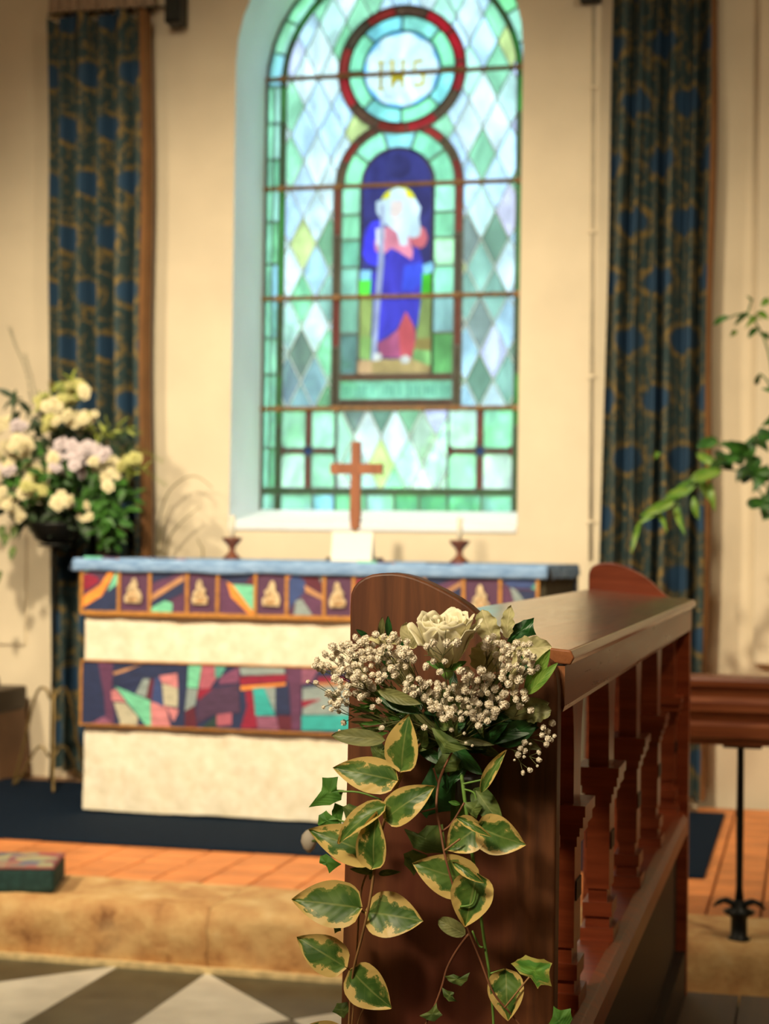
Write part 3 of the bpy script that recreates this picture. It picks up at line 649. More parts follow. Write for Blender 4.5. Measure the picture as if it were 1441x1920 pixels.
# ------------------------------------------------------------------ curtains
def brocade():
    t = NT('blue_gold_brocade'); uv = t.n('TexCoord').outputs['UV']; sp = t.n('SeparateXYZ'); t.set(sp.inputs[0], uv)
    u, v = sp.outputs[0], sp.outputs[1]
    # staggered ovals: period .20 x .48 m
    row = t.math('FLOOR', t.math('DIVIDE', v, .24)); off = t.math('MULTIPLY', t.math('MODULO', row, 2), .5)
    fu = t.math('SUBTRACT', t.math('FRACT', t.math('ADD', t.math('DIVIDE', u, .46), off)), .5)
    fv = t.math('SUBTRACT', t.math('FRACT', t.math('DIVIDE', v, .24)), .5)
    r = t.math('SQRT', t.math('ADD', t.math('POWER', t.math('MULTIPLY', fu, 1.1), 2), t.math('POWER', t.math('MULTIPLY', fv, 1.3), 2)))
    ring = t.math('SUBTRACT', 1, t.sm(t.math('ABSOLUTE', t.math('SUBTRACT', r, .36)), .03, .10))
    c = t.n('CombineXYZ'); t.set(c.inputs[0], u); t.set(c.inputs[1], v)
    n = t.noise(c.outputs[0], 26, 3, .6, 1.0); n2 = t.noise(c.outputs[0], 11, 3, .6, 2.5)
    scroll = t.sm(n2, .5, .6); gold = t.math('MULTIPLY', t.math('MAXIMUM', ring, t.math('MULTIPLY', scroll, t.sm(r, .28, .36))), t.sm(n, .40, .56))
    base = t.mix(t.sm(r, .22, .34), H('2a4a66'), t.mix(n, H('24393e'), H('405654')))
    t.base(t.mix(t.math('MULTIPLY', gold, .85), base, H('94793f')), .75); t.bump(n, .2, .003); return t.m
M_bro = brocade(); M_lin = plain('rust_lining', '7c5228', .8)
def curtain(xa, xb, ztop, zbot, y, label, nf, seed, xa_bot, xb_bot):
    q = random.Random(seed); t_ = thing('curtain', ((xa+xb)/2, y, zbot), label, 'curtain', 'brocade curtains either side of the window')
    nx, nz = 150, 30; vs, uvs = [], []
    ph = [q.uniform(-.25, .25) for _ in range(nf+2)]
    for j in range(nz):
        fz = j/(nz-1); z = ztop+(zbot-ztop)*fz
        a, b = xa+(xa_bot-xa)*fz, xb+(xb_bot-xb)*fz
        for i in range(nx):
            u = i/(nx-1); w = u*nf; k = int(w); 
            f_ = math.sin(2*pi*(w+ph[k]*math.sin(pi*(w-k)))); f_ = math.copysign(abs(f_)**.85, f_)
            am = .085*min(1, .45+fz*1.4)*(.75+.5*mnoise.noise(Vector((k*1.7, seed, 0))))
            x = a+(b-a)*u+.012*mnoise.noise(Vector((u*9, fz*3, seed)))
            zz = z+(.02*math.sin(u*nf*2*pi*.5+seed) if j == 0 else 0)
            vs.append((x, y+am*f_+.01*mnoise.noise(Vector((u*7, fz*5, seed+4))), zz)); uvs.append((u*(xb-xa)*2.3, z))
    mesh('drape', vs, gridf(nx, nz), M_bro, t_, smooth=True, uvs=uvs)
    vs = []
    for j in range(nz):
        fz = j/(nz-1); z = ztop+(zbot-ztop)*fz; b = xb+(xb_bot-xb)*fz
        for i, (dx, dy) in enumerate(((-.014, -.052), (-.002, -.058), (.008, -.045), (.010, .03))): vs.append((b+dx+.006*math.sin(z*4+seed), y+dy, z))
    mesh('lining_edge', vs, gridf(4, nz), M_lin, t_, smooth=True)
    return t_
p = P(88, 34, 7.13); q = P(277, 30, 7.13); ztL = p.z
cL = curtain(p.x, q.x, ztL, SF+.03, 7.13, 'blue and gold brocade curtain hanging left of the window', 5, 3, P(97, 1440, 7.13).x, P(275, 1440, 7.13).x)
p = P(1146, 300, 7.13); q = P(1342, 300, 7.13)
cR = curtain(p.x+.01, q.x-.005, 4.3, SF+.03, 7.13, 'blue and gold brocade curtain hanging right of the window', 6, 9, P(1116, 1250, 7.13).x, P(1320, 1250, 7.13).x)
rd = thing('curtain_rail', (-3.0, 7.1, ztL+.02), 'thin rail with pale heading tape above the left curtain', 'curtain rail')
mesh('rod', *tubed([(P(70, 28, 7.1).x, 7.21, ztL+.040), (P(290, 22, 7.1).x, 7.21, ztL+.045)], .006), M_iron, rd)
vs = []; nx = 60; x0, x1 = P(84, 20, 7.1).x, P(280, 20, 7.1).x
for j in range(4):
    for i in range(nx): u = i/(nx-1); vs.append((x0+(x1-x0)*u, 7.14+.022*math.sin(u*70), ztL+.028+.09*j/3))
mesh('heading_tape', vs, gridf(nx, 4), plain('pinkish_tape', 'b39a80', .8, .15, 30), rd, smooth=True)
for i in range(5): x = x0+(x1-x0)*(i+.5)/5; mesh('bracket', *boxd(x-.006, x+.006, 7.20, 7.25, ztL+.03, ztL+.042), M_iron, rd)
rd2 = thing('curtain_rail', (-.6, 7.05, 4.3), 'thin rail above the right curtain', 'curtain rail')
mesh('rod', *tubed([(-.95, 7.07, 4.315), (-.25, 7.07, 4.315)], .006), M_iron, rd2)
for x in (-.9, -.3): mesh('bracket', *boxd(x-.006, x+.006, 7.06, 7.25, 4.31, 4.322), M_iron, rd2)
# black bracket above and conduit
a = P(312, 46, 7.15); b = P(341, 46, 7.15)
sp_ = thing('wall_speaker', ((a.x+b.x)/2, 7.19, a.z), 'narrow black box fixed high on the wall beside the left curtain', 'speaker')
bevel(mesh('cabinet', *boxd(a.x, b.x, 7.12, 7.22, a.z, a.z+.42), M_iron, sp_), .006)
mesh('grille', *boxd(a.x+.008, b.x-.008, 7.114, 7.121, a.z+.012, a.z+.40), plain('dark_grille', '26271f', .8, .3, 200), sp_)
mesh('bracket', *boxd((a.x+b.x)/2-.01, (a.x+b.x)/2+.01, 7.22, 7.25, a.z+.15, a.z+.25), M_iron, sp_)
cdx0, cdx1 = P(1113, 0, 7.24).x, P(1112, 1000, 7.24).x
cn = thing('wall_conduit', (cdx0, 7.24, 1.2), 'thin grey vertical cable conduit beside the right curtain', 'conduit')
mesh('pipe', *tubed([(cdx0-.005, 7.246, 4.2), (cdx1-.012, 7.246, 1.15)], .008, 8), plain('grey_paint', 'c4b69a', .6), cn, smooth=True)
a = P(1086, 3, 7.2)
bevel(mesh('junction_box', *boxd(a.x, a.x+.085, 7.19, 7.25, a.z, a.z+.10), M_iron, cn), .004)
for k in range(5): z = 1.3+k*.6; x = cdx1-.012+(cdx0-cdx1+.007)*(z-1.15)/3.05; mesh('clip', *boxd(x-.015, x+.015, 7.236, 7.25, z, z+.012), M_wall, cn)
# ------------------------------------------------------------------ communion rail on iron standards (right)
YR = 4.74
cr_ = thing('communion_rail', (.2, YR, SF), 'moulded mahogany altar rail on a black iron standard by the right step', 'altar rail')
z1 = P(1400, 1268, YR).z; z0 = P(1400, 1396, YR).z; hgt = z1-z0; x0r = P(1285, 1268, YR).x
pr = [(-.075, 1), (-.080, .94), (-.078, .86), (-.062, .80), (-.060, .70), (-.072, .62), (-.072, .50), (-.055, .44), (-.052, .34), (-.062, .28), (-.062, .12), (-.045, .05), (-.045, 0), (.045, 0), (.045, .05), (.062, .12), (.062, .28), (.052, .34), (.055, .44), (.072, .5), (.072, .62), (.06, .7), (.062, .8), (.078, .86), (.08, .94), (.075, 1)]
vs = [(x, YR+a*.8, z0+b*hgt) for x in (x0r, 1.6) for a, b in pr]; n = len(pr)
mesh('handrail', vs, [tuple(range(n)), tuple(range(2*n-1, n-1, -1))]+[(i, n+i, n+(i+1) % n, (i+1) % n) for i in range(n)], M_rail, cr_)
xs_ = P(1387, 1500, YR).x
for xx in (xs_, 1.25):
    mesh('fixing_plate', *boxd(xx-.045, xx+.055, YR-.03, YR+.03, z0-.008, z0+.002), M_altw, cr_)
    zb = SF
    stn = mesh('iron_standard', *lathed([(.012, .10), (.009, .14), (.010, .3), (.009, z0-SF-.01), (.012, z0-SF)], (xx, YR, zb), 12), M_iron, cr_, smooth=True)
    mesh('foot', *lathed([(.030, -.002), (.030, .004), (.022, .008), (.021, .055), (.028, .062), (.040, .068), (.042, .074), (.016, .085), (.012, .105)], (xx, YR, zb), 16), M_iron, stn, smooth=True)
    for s_ in (-1, 1):
        pts = [(xx+s_*.012, YR, zb+.090), (xx+s_*.035, YR, zb+.100), (xx+s_*.055, YR, zb+.092), (xx+s_*.066, YR, zb+.082)]
        mesh('scroll_leaf', *tubed(spline(pts, 4), [.009]*5+[.007]*4+[.004]*4, 8), M_iron, stn, smooth=True)
# ------------------------------------------------------------------ hassock and side cupboard
M_hass = plain('dark_teal_wool', '22403c', .95, .2, 50, .4)
t = NT('embroidered_wool'); c = t.co(); n = t.noise(c, 26, 1, .5, .5); vo = t.n('TexVoronoi'); t.set(vo.inputs[0], c); vo.inputs['Scale'].default_value = 22
col = t.ramp(t.n('SeparateColor').outputs[0], [(0, H('445a78'))]) if False else None
sc_ = t.n('SeparateColor'); t.set(sc_.inputs[0], vo.outputs['Color'])
rp = t.ramp(sc_.outputs[0], [(.0, H('5c7288')), (.25, H('a86a5c')), (.42, H('94937c')), (.6, H('b4a878')), (.75, H('3f4a6c')), (.9, H('9c5050'))]); t.base(rp, .95); t.bump(n, .5, .004); M_embt = t.m
a = P(102, 1677, Z=SF); hk = .081
h0, h1 = P(102, 1622, Z=SF+hk), P(122, 1595, Z=SF+hk); hd = max(.22, (h1-h0).length)
hs = thing('hassock', a, 'dark teal kneeling hassock with multicoloured embroidered top on the stone step', 'hassock')
hb = mesh('cushion', *boxd(a.x-.42, a.x, a.y, a.y+hd, SF+.001, SF+hk-.006), M_hass, hs); bevel(hb, .014, 3)
bevel(mesh('embroidered_top', *boxd(a.x-.415, a.x-.006, a.y+.006, a.y+hd-.006, SF+hk-.014, SF+hk), M_embt, hs), .006, 2)
mesh('piping', *tubed([(a.x-.415, a.y+.003, SF+hk-.006), (a.x-.004, a.y+.003, SF+hk-.006), (a.x-.002, a.y+hd-.003, SF+hk-.006)], .004), plain('pink_piping', '9c5c58', .9), hs)
hs.rotation_euler.z = math.atan2(-(h1.x-h0.x), h1.y-h0.y)
b = P(20, 1290, 7.0); b2 = P(27, 1472, 7.0)
cb = thing('side_cabinet', (b.x-.2, 6.95, SF+.0115), 'brown wooden cabinet with dark top cut off at the left edge', 'cabinet')
prism('body', [(b.x-.5, SF+.0115), (b2.x, SF+.0115), (b.x, b.z-.1), (b.x-.5, b.z-.1)], 6.85, 7.15, plain('brown_wood_box', '8a6444', .7, .15, 6), cb)
bevel(mesh('top', *boxd(b.x-.5, b.x+.004, 6.83, 7.16, b.z-.1, b.z), M_altw, cb), .01)
mesh('knob', *lathed([(.02, 0), (.03, .02), (.026, .05), (.01, .065)], (b.x-.06, 6.95, b.z), 14), M_altw, cb, smooth=True)
# ------------------------------------------------------------------ bench frontal (near to far)
Y1, Y2 = 1.86, 3.985
pw = thing('choir_stall_frontal', (P(850, 1400, Y1).x, (Y1+Y2)/2, .2), 'brown oak stall frontal with sloping book ledge and baluster arcade, bouquet on its near end', 'pew frontal')
ep = [(655, 1215), (655.5, 1140), (657, 1114), (662, 1101), (670, 1091), (683, 1082), (697, 1077), (715, 1074.5), (735, 1074), (755, 1076.5), (776, 1082), (803, 1093), (831, 1107), (856, 1121), (878, 1136), (896, 1152), (912, 1168), (930, 1187), (950, 1205), (975, 1218), (1000, 1226), (1018, 1233), (1031, 1243), (1039, 1256), (1043, 1275), (1045, 1300)]
pts = [(lambda q: (q.x, q.z))(P(x, y, Y1)) for x, y in ep]
xl, xr = pts[0][0]-.0, pts[-1][0]
board = [(xl, .2015)]+pts+[(xr, .2015)]
dxl = P(632, 1920, Y1).x
board[0] = (dxl-.001, .2015)
prism('end_panel', board, Y1, Y1+.032, M_wood, pw, .003)
far = [(x, z) for x, z in board]
prism('end_panel', far, Y2, Y2+.032, M_woodr, pw, .003)
zl = P(650, 1176, Y1).z; zr = P(1045, 1222, Y1).z; zab = P(1045, 1340, Y1).z
xin = xr-.001
v = [(xl+.004, zl-.018), (xin+.010, zr-.016), (xin+.014, zr-.008), (xin+.010, zr), (xl+.004, zl)]
M_ledge = wood('polished_ledge_oak', '7c4a2c', 'a46a44', grain=(60, 4, 60), red='9a4c2c', rough=.17); M_ledge.node_tree.nodes['Principled BSDF'].inputs['Coat Weight'].default_value = .6
prism('book_ledge', v, Y1+.033, Y2-.001, M_ledge, pw, .002)
v = [(xin-.016, zab), (xin+.002, zab), (xin+.004, zab+.006), (xin+.004, zr-.017), (xin-.016, zr-.018)]
prism('apron', v, Y1+.033, Y2-.001, M_woodh, pw)
XB = xin-.043                       # baluster line
zrl = CAMZ-.578
prism('lower_rail', [(XB-.040, zrl-.05), (xin, zrl-.05), (xin, zrl-.016), (xin-.008, zrl-.004), (XB+.020, zrl), (XB-.025, zrl), (XB-.040, zrl-.012)], Y1+.033, Y2-.001, M_woodr, pw, .002)
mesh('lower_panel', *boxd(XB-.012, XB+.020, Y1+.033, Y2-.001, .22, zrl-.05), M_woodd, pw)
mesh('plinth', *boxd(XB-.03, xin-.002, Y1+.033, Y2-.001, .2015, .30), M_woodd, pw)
zc_ = CAMZ-.345; ztp = zab+.012
def baluster(y, near=1, far=1):
    # a flat board post: shaft spreading into the arch, stepped capital, lower block and moulded foot
    hy = .034; n = 7; out = []
    edge = [(hy, zc_+.02), (hy, ztp-.12)]+[(hy+.055*(1-math.cos(k/n*pi/2)), ztp-.12+.12*math.sin(k/n*pi/2)) for k in range(1, n+1)]
    pts = ([(y+a, z) for a, z in edge] if far else [(y+hy, zc_+.02), (y+hy, ztp)])
    pts += ([(y-a, z) for a, z in reversed(edge)] if near else [(y-hy, ztp), (y-hy, zc_+.02)])
    k = len(pts); vs = [(XB-.015, a, z) for a, z in pts]+[(XB+.015, a, z) for a, z in pts]
    fs = [tuple(range(k)), tuple(range(2*k-1, k-1, -1))]+[(i, k+i, k+(i+1) % k, (i+1) % k) for i in range(k)]
    bs = mesh('baluster', vs, fs, M_woodr, pw)
    mesh('capital', *join([boxd(XB-w, XB+w, y-d, y+d, zc_+a, zc_+b) for w, d, a, b in ((.032, .052, .010, .024), (.029, .048, -.004, .010), (.024, .042, -.016, -.004), (.020, .036, -.030, -.016))]), M_woodr, bs)
    mesh('block', *boxd(XB-.017, XB+.017, y-.032, y+.032, zrl+.075, zc_-.030), M_woodr, bs)
    mesh('rosette', *boxd(XB-.019, XB+.019, y-.024, y+.024, zc_-.10, zc_-.075), M_woodd, bs)
    mesh('foot', *join([boxd(XB-.014, XB+.014, y-.028, y+.028, zrl+.055, zrl+.075), boxd(XB-.022, XB+.022, y-.036, y+.036, zrl+.035, zrl+.055), boxd(XB-.018, XB+.018, y-.030, y+.030, zrl+.018, zrl+.035), boxd(XB-.025, XB+.025, y-.040, y+.040, zrl, zrl+.018)]), M_woodr, bs)
baluster(Y1+.032+.036, near=0)
for q_ in (1.215, 1.43, 1.66, 1.89): baluster(Y1*q_)
baluster(Y2-.036, far=0)
# timber platform on which the stalls stand
pf = thing('stall_platform', (.4, 2.8, 0), 'dark brown boarded platform under the stalls at the lower right', 'platform')
M_plat = wood('platform_boards', '3c2a1a', '5e4228', grain=(60, 3, 60), rough=.55)
xp0 = xl-.12
for k in range(12):
    x = xp0+.155*k; mesh('board', *boxd(x, x+.151, -.6, 4.03, .17, .20+(.001 if k % 2 else 0)), M_plat, pf)
mesh('riser', *boxd(xp0+.01, xp0+1.85, 4.0, 4.028, 0, .17), M_plat, pf)
mesh('side_riser', *boxd(xp0+.01, xp0+.035, -.6, 4.0, 0, .17), M_plat, pf)
# ------------------------------------------------------------------ leaf and flower builders
def leaf(name, b, t_, w, mat, parent, bend=.08, cup=.12, roll=0.0, kind='ovate', n=None, nu=9, nv=15, wavy=0.0):
    b, t_ = Vector(b), Vector(t_); ax_ = t_-b; L0 = ax_.length; a = ax_.normalized()
    nrm = Vector(n) if n else Vector((R.uniform(-.3, .3), -1, R.uniform(-.1, .4)))
    nrm = (nrm-a*nrm.dot(a)).normalized(); s = a.cross(nrm)
    if roll: q = Matrix.Rotation(roll, 3, a); nrm = q @ nrm; s = q @ s
    ex = {'ovate': (.5, .95), 'lance': (.75, .9), 'long': (.6, .7), 'round': (.5, .5)}[kind]
    vm = ex[0]/(ex[0]+ex[1]); nm = vm**ex[0]*(1-vm)**ex[1]
    vs, uvs = [], []; sd_ = R.uniform(0, 50)
    for j in range(nv):
        v_ = j/(nv-1); ww = max(.004, (max(v_, 1e-4)**ex[0]*max(1-v_, 0)**ex[1])/nm)*w/2
        for i in range(nu):
            u = 2*i/(nu-1)-1
            off = nrm*(bend*L0*math.sin(pi*v_)+cup*w*(u*u)*.6-cup*w*.3*(1-abs(u))*0)
            if wavy: ww2 = ww*(1+wavy*math.sin(v_*26+sd_)*abs(u)); off += nrm*(w*.08*math.sin(v_*20+sd_)*abs(u))
            else: ww2 = ww; off += nrm*(w*.05*mnoise.noise(Vector((u*1.6, v_*3, sd_))))
            tipc = a*(-(1-v_)*.06*L0*abs(u)**2 if kind == 'ovate' and v_ < .25 else 0)
            vs.append(b+ax_*v_+s*ww2*u+off+tipc); uvs.append((u*.5+.5, v_))
    return mesh(name, vs, gridf(nu, nv), mat, parent, smooth=True, uvs=uvs)
def outline_leaf(name, pts, y, mat, parent, relief=.0022, tilt=.0):
    """lobed leaf from its own outline: points are (px,py); raised along the middle, dipping to the lobes"""
    w3 = [P(a, b, y) for a, b in pts]; n = len(w3); c = sum(w3, Vector())/n
    vs, uvs, fs = [], [], []; ph = R.uniform(0, 6)
    rings = (1.0, .8, .55, .3)
    dn = []
    for i in range(n):                       # refine the outline, keeping the lobe tips
        a, b = w3[i], w3[(i+1) % n]; mid = (a+b)/2; inn = (c-mid)*.05
        dn += [a, a.lerp(b, .33)+inn*.7, a.lerp(b, .66)+inn*.7]
    m = len(dn); rad = max((q-c).length for q in dn)
    for r_ in rings:
        for i, q in enumerate(dn):
            d = (q-c); k = d.length/rad
            z_ = relief*(math.sin(ph+5*i/m*2*pi)*.5*r_ + (r_*k)**2*1.2-1.2)
            pnt = c+d*r_; vs.append(pnt+Vector((0, z_*1.0+tilt*(pnt.z-c.z), 0))); uvs.append((.5+.5*r_*(.9 if i % 3 else .98), .5+.5*r_*math.sin(2*pi*i/m)))
    vs.append(c+Vector((0, -relief*1.2, 0))); uvs.append((.5, .5))
    for j in range(len(rings)-1):
        for i in range(m): fs.append((j*m+i, j*m+(i+1) % m, (j+1)*m+(i+1) % m, (j+1)*m+i))
    for i in range(m): fs.append(((len(rings)-1)*m+i, (len(rings)-1)*m+(i+1) % m, len(vs)-1))
    return mesh(name, vs, fs, mat, parent, smooth=True, uvs=uvs)
M_var = leafy('variegated_leaf', '42682a', '60823a', '8a9a54', edge='e2c678', cut=.70)
M_ivy = leafy('ivy_leaf', '48802c', '5c9438', '8fa860', trans=.3, rough=.6)
M_ivyd = leafy('dull_ivy_leaf', '50692f', '6f8440', '8a985a', trans=.3, rough=.6)
M_ivyv = leafy('edged_ivy_leaf', '559434', '70a83e', '98b458', edge='b8b458', cut=.95, rough=.6)
M_dark = leafy('dark_glossy_leaf', '1c4a20', '2a602c', '3c703a', rough=.42, trans=.1)
M_olive = leafy('olive_leaf', '747a48', '8a8e58', 'a2a470', rough=.5)
M_silver = leafy('silver_skeleton_leaf', 'c4c08a', 'dcd6a2', 'ece4b8', rough=.7, trans=.15)
M_bright = leafy('bright_slim_leaf', '6a9c3c', '88b04c', 'a8c468', trans=.3)
M_stem = plain('brown_vine_stem', '9a7448', .6, .2, 40); M_stemr = plain('red_vine_stem', '7e5036', .6, .2, 40); M_stemg = plain('green_stem', '6c9440', .6, .2, 40)
M_thin = plain('fine_green_stem', '56582c', .7, .2, 40)
# ------------------------------------------------------------------ bouquet
YB = 1.775
px = P(701, 1300, YB).x-P(700, 1300, YB).x
bq = thing('pew_end_bouquet', P(850, 1400, YB), 'posy of one cream rose, white gypsophila and trailing variegated leaves on the stall end', 'bouquet')
def vine(name, pts, rad, mat, parent=bq):
    sp_ = spline([P(x, y, Y) for x, y, Y in pts], 6); n = len(sp_)
    return mesh(name, *tubed(sp_, [rad*(1-.4*i/n) for i in range(n)], 7), mat, parent, smooth=True)
# left variegated trail
tA = vine('variegated_trail', [(790, 1390, 1.80), (766, 1425, 1.78), (745, 1470, 1.765), (725, 1525, 1.765), (712, 1570, 1.768), (703, 1620, 1.765), (696, 1670, 1.762), (688, 1715, 1.762), (676, 1765, 1.768), (662, 1822, 1.778), (655, 1900, 1.80), (650, 1990, 1.80)], .0019, M_stem)
def VL(bx, by, tx, ty, w, parent, yb=1.765, yt=None, **kw):
    yt = yt if yt is not None else yb-.004
    return leaf('leaf', P(bx, by, yb), P(tx, ty, yt), w*px, kw.pop('mat', M_var), parent, **kw)
def PET(x0, y0, x1, y1, parent, Y=1.77, r=.0011, mat=None, mid=(0, 0)):
    pts = [P(x0, y0, Y), P((x0+x1)/2+mid[0], (y0+y1)/2+mid[1], Y), P(x1, y1, Y)]
    mesh('leaf_stalk', *tubed(spline(pts, 4), r, 6), mat or M_stem, parent, smooth=True)
VL(752, 1441, 768, 1338, 66, tA, 1.755, cup=.15)
VL(740, 1463, 624, 1440, 66, tA, 1.76, bend=.05, n=(.1, -1, .3)); PET(737, 1462, 748, 1463, tA, 1.762)
VL(726, 1533, 817, 1474, 62, tA, 1.752, bend=.10, n=(-.1, -1, .25))
VL(722, 1512, 636, 1584, 44, tA, 1.748, bend=.16, cup=.3, n=(-.3, -1, .5))
VL(703, 1606, 578, 1556, 70, tA, 1.765, bend=.08, cup=.2)
VL(700, 1622, 708, 1520, 58, tA, 1.744, bend=.1, cup=.35)
VL(673, 1702, 547, 1687, 86, tA, 1.775, bend=.06, cup=.12); PET(673, 1702, 690, 1708, tA, 1.782, mid=(0, 6))
VL(692, 1710, 794, 1728, 84, tA, 1.772, bend=.06, cup=.12)
VL(645, 1812, 556, 1757, 70, tA, 1.785, bend=.08, cup=.16); PET(645, 1811, 661, 1822, tA, 1.79)
VL(661, 1821, 735, 1890, 80, tA, 1.782, bend=.08, cup=.14)
VL(640, 1945, 575, 1922, 50, tA, 1.785)
VL(712, 1638, 752, 1635, 12, tA, 1.79, mat=M_ivyd); VL(698, 1634, 655, 1629, 14, tA, 1.79, mat=M_ivyd); VL(700, 1634, 693, 1650, 10, tA, 1.79, mat=M_ivyd)
# right brown trail
tB = vine('variegated_trail', [(832, 1440, 1.79), (822, 1470, 1.775), (818, 1515, 1.765), (826, 1560, 1.76), (833, 1600, 1.755), (846, 1650, 1.755), (862, 1700, 1.76), (880, 1750, 1.77), (900, 1800, 1.775), (925, 1862, 1.775), (965, 1910, 1.78), (1000, 1960, 1.78)], .0015, M_stemr)
VL(900, 1548, 838, 1594, 68, tB, 1.77, bend=.1, cup=.2, kind='ovate')
VL(898, 1552, 987, 1584, 72, tB, 1.765, bend=.08, cup=.15)
VL(893, 1655, 773, 1618, 80, tB, 1.768, bend=.08)
VL(893, 1640, 872, 1736, 76, tB, 1.758, bend=.08, cup=.3)
VL(948, 1820, 953, 1913, 66, tB, 1.785, bend=.08, cup=.2)
VL(904, 1486, 951, 1406, 24, tB, 1.77, bend=.1, cup=.5, kind='lance')
VL(892, 1482, 944, 1550, 42, tB, 1.785, mat=M_ivyd, bend=.1)
VL(855, 1532, 922, 1570, 16, tB, 1.745, kind='lance', bend=.15, cup=.5)
VL(848, 1616, 908, 1656, 18, tB, 1.742, kind='lance', bend=.15, cup=.5)
VL(872, 1752, 821, 1724, 30, tB, 1.785, mat=M_olive, kind='round')
VL(862, 1508, 840, 1503, 9, tB, 1.77, mat=M_ivy, kind='lance')
PET(826, 1560, 870, 1505, tB, 1.765, mid=(-2, 12), mat=M_stemr); PET(820, 1515, 790, 1522, tB, 1.765, mat=M_stemr)
PET(833, 1595, 862, 1573, tB, 1.755); PET(862, 1700, 893, 1665, tB, 1.748, mid=(8, 12), mat=M_stemg)
PET(832, 1440, 848, 1408, tB, 1.77, mat=M_stemr); PET(822, 1470, 812, 1440, tB, 1.785, mat=M_stemr)
# green stalk trail
tC = vine('ivy_trail', [(862, 1430, 1.80), (868, 1475, 1.79), (874, 1520, 1.79), (885, 1600, 1.79), (896, 1680, 1.785), (907, 1760, 1.785), (917, 1826, 1.785), (924, 1900, 1.80), (926, 1980, 1.80)], .0022, M_stemg)
PET(868, 1470, 905, 1462, tC, 1.78, mat=M_stemg); PET(870, 1480, 893, 1500, tC, 1.782, mat=M_stemg, mid=(6, -4)); PET(917, 1826, 945, 1818, tC, 1.785, mat=M_stemg)
PET(885, 1745, 905, 1776, tC, 1.78, mat=M_stemg, mid=(2, 12))
IV = [('A', [(605, 1457), (634, 1456), (633, 1480), (646, 1481), (640, 1500), (620, 1509), (578, 1514), (603, 1482)], 1.80, M_ivy), ('B', [(628, 1505), (646, 1512), (640, 1545), (622, 1540), (623, 1520)], 1.81, M_ivy),
 ('C', [(598, 1528), (612, 1519), (628, 1533), (638, 1538), (632, 1552), (598, 1550), (595, 1545)], 1.80, M_ivy), ('D', [(600, 1605), (612, 1600), (640, 1620), (618, 1637), (612, 1622), (599, 1618)], 1.80, M_ivy),
 ('E', [(642, 1512), (655, 1506), (678, 1514), (668, 1540), (655, 1560)], 1.80, M_ivyd), ('F', [(757, 1553), (785, 1562), (800, 1547), (830, 1545), (840, 1600), (800, 1600), (775, 1590)], 1.80, M_ivyd),
 ('G', [(757, 1600), (775, 1592), (802, 1603), (776, 1642), (758, 1620)], 1.795, M_ivyd), ('H', [(808, 1364), (828, 1369), (858, 1388), (876, 1403), (850, 1411), (830, 1413), (818, 1390)], 1.765, M_ivyd),
 ('I', [(828, 1413), (850, 1412), (865, 1425), (855, 1445), (820, 1452), (812, 1440)], 1.79, M_ivyd), ('J', [(884, 1430), (870, 1455), (850, 1470), (838, 1488), (828, 1475), (850, 1448)], 1.795, M_dark),
 ('Q', [(868, 1505), (895, 1500), (905, 1512), (893, 1535), (880, 1525)], 1.775, M_ivyd),
 ('K', [(957, 1807), (970, 1798), (985, 1790), (1003, 1796), (1020, 1797), (1035, 1806), (1030, 1822), (1034, 1850), (1015, 1846), (1008, 1854), (995, 1833), (975, 1825)], 1.775, M_ivyv),
 ('L', [(1022, 1930), (1036, 1905), (1037, 1886), (1052, 1893), (1070, 1890), (1073, 1910), (1060, 1940), (1035, 1945)], 1.775, M_ivy),
 ('U', [(623, 1897), (632, 1880), (652, 1878), (655, 1895), (645, 1909)], 1.81, M_ivyd), ('T', [(622, 1700), (640, 1705), (640, 1745), (628, 1750), (622, 1725)], 1.81, M_ivyd),
 ('T2', [(806, 1478), (815, 1500), (800, 1535), (785, 1520)], 1.80, M_dark), ('T3', [(693, 1395), (715, 1392), (735, 1412), (725, 1430), (700, 1425)], 1.80, M_ivyd),
 ('T4', [(790, 1470), (810, 1430), (850, 1460), (845, 1520), (800, 1530)], 1.815, M_dark)]
for nm, pts, y, mt in IV: outline_leaf('leaf', pts, y, mt, tC)
PET(634, 1484, 715, 1500, tC, 1.795, mat=M_stemg, mid=(0, -6)); PET(625, 1535, 660, 1545, tC, 1.80, mat=M_stemg)
PET(992, 1832, 945, 1890, tC, 1.772, r=.001)
# small tendril in the middle
tD = vine('ivy_trail', [(878, 1752, 1.775), (856, 1782, 1.785), (838, 1815, 1.79), (828, 1850, 1.79), (815, 1885, 1.79), (798, 1920, 1.79), (780, 1980, 1.79)], .0015, M_stemr)
for pts, y in (([(832, 1830), (850, 1826), (865, 1830), (881, 1823), (876, 1838), (865, 1848), (850, 1844), (840, 1838)], 1.785), ([(828, 1852), (842, 1857), (852, 1860), (849, 1868), (858, 1878), (842, 1877), (832, 1868)], 1.785),
    ([(786, 1904), (805, 1895), (818, 1880), (822, 1893), (830, 1902), (815, 1915), (800, 1912)], 1.785)): outline_leaf('leaf', pts, y, M_ivyd, tD, .002)
# thin second stem left
tE = vine('ivy_trail', [(700, 1600, 1.80), (690, 1630, 1.80), (676, 1675, 1.80), (670, 1760, 1.81), (664, 1860, 1.81), (655, 1980, 1.81)], .0012, M_stem)
vine('fine_tendril', [(700, 1860, 1.81), (675, 1905, 1.81), (660, 1960, 1.81)], .001, M_stem)
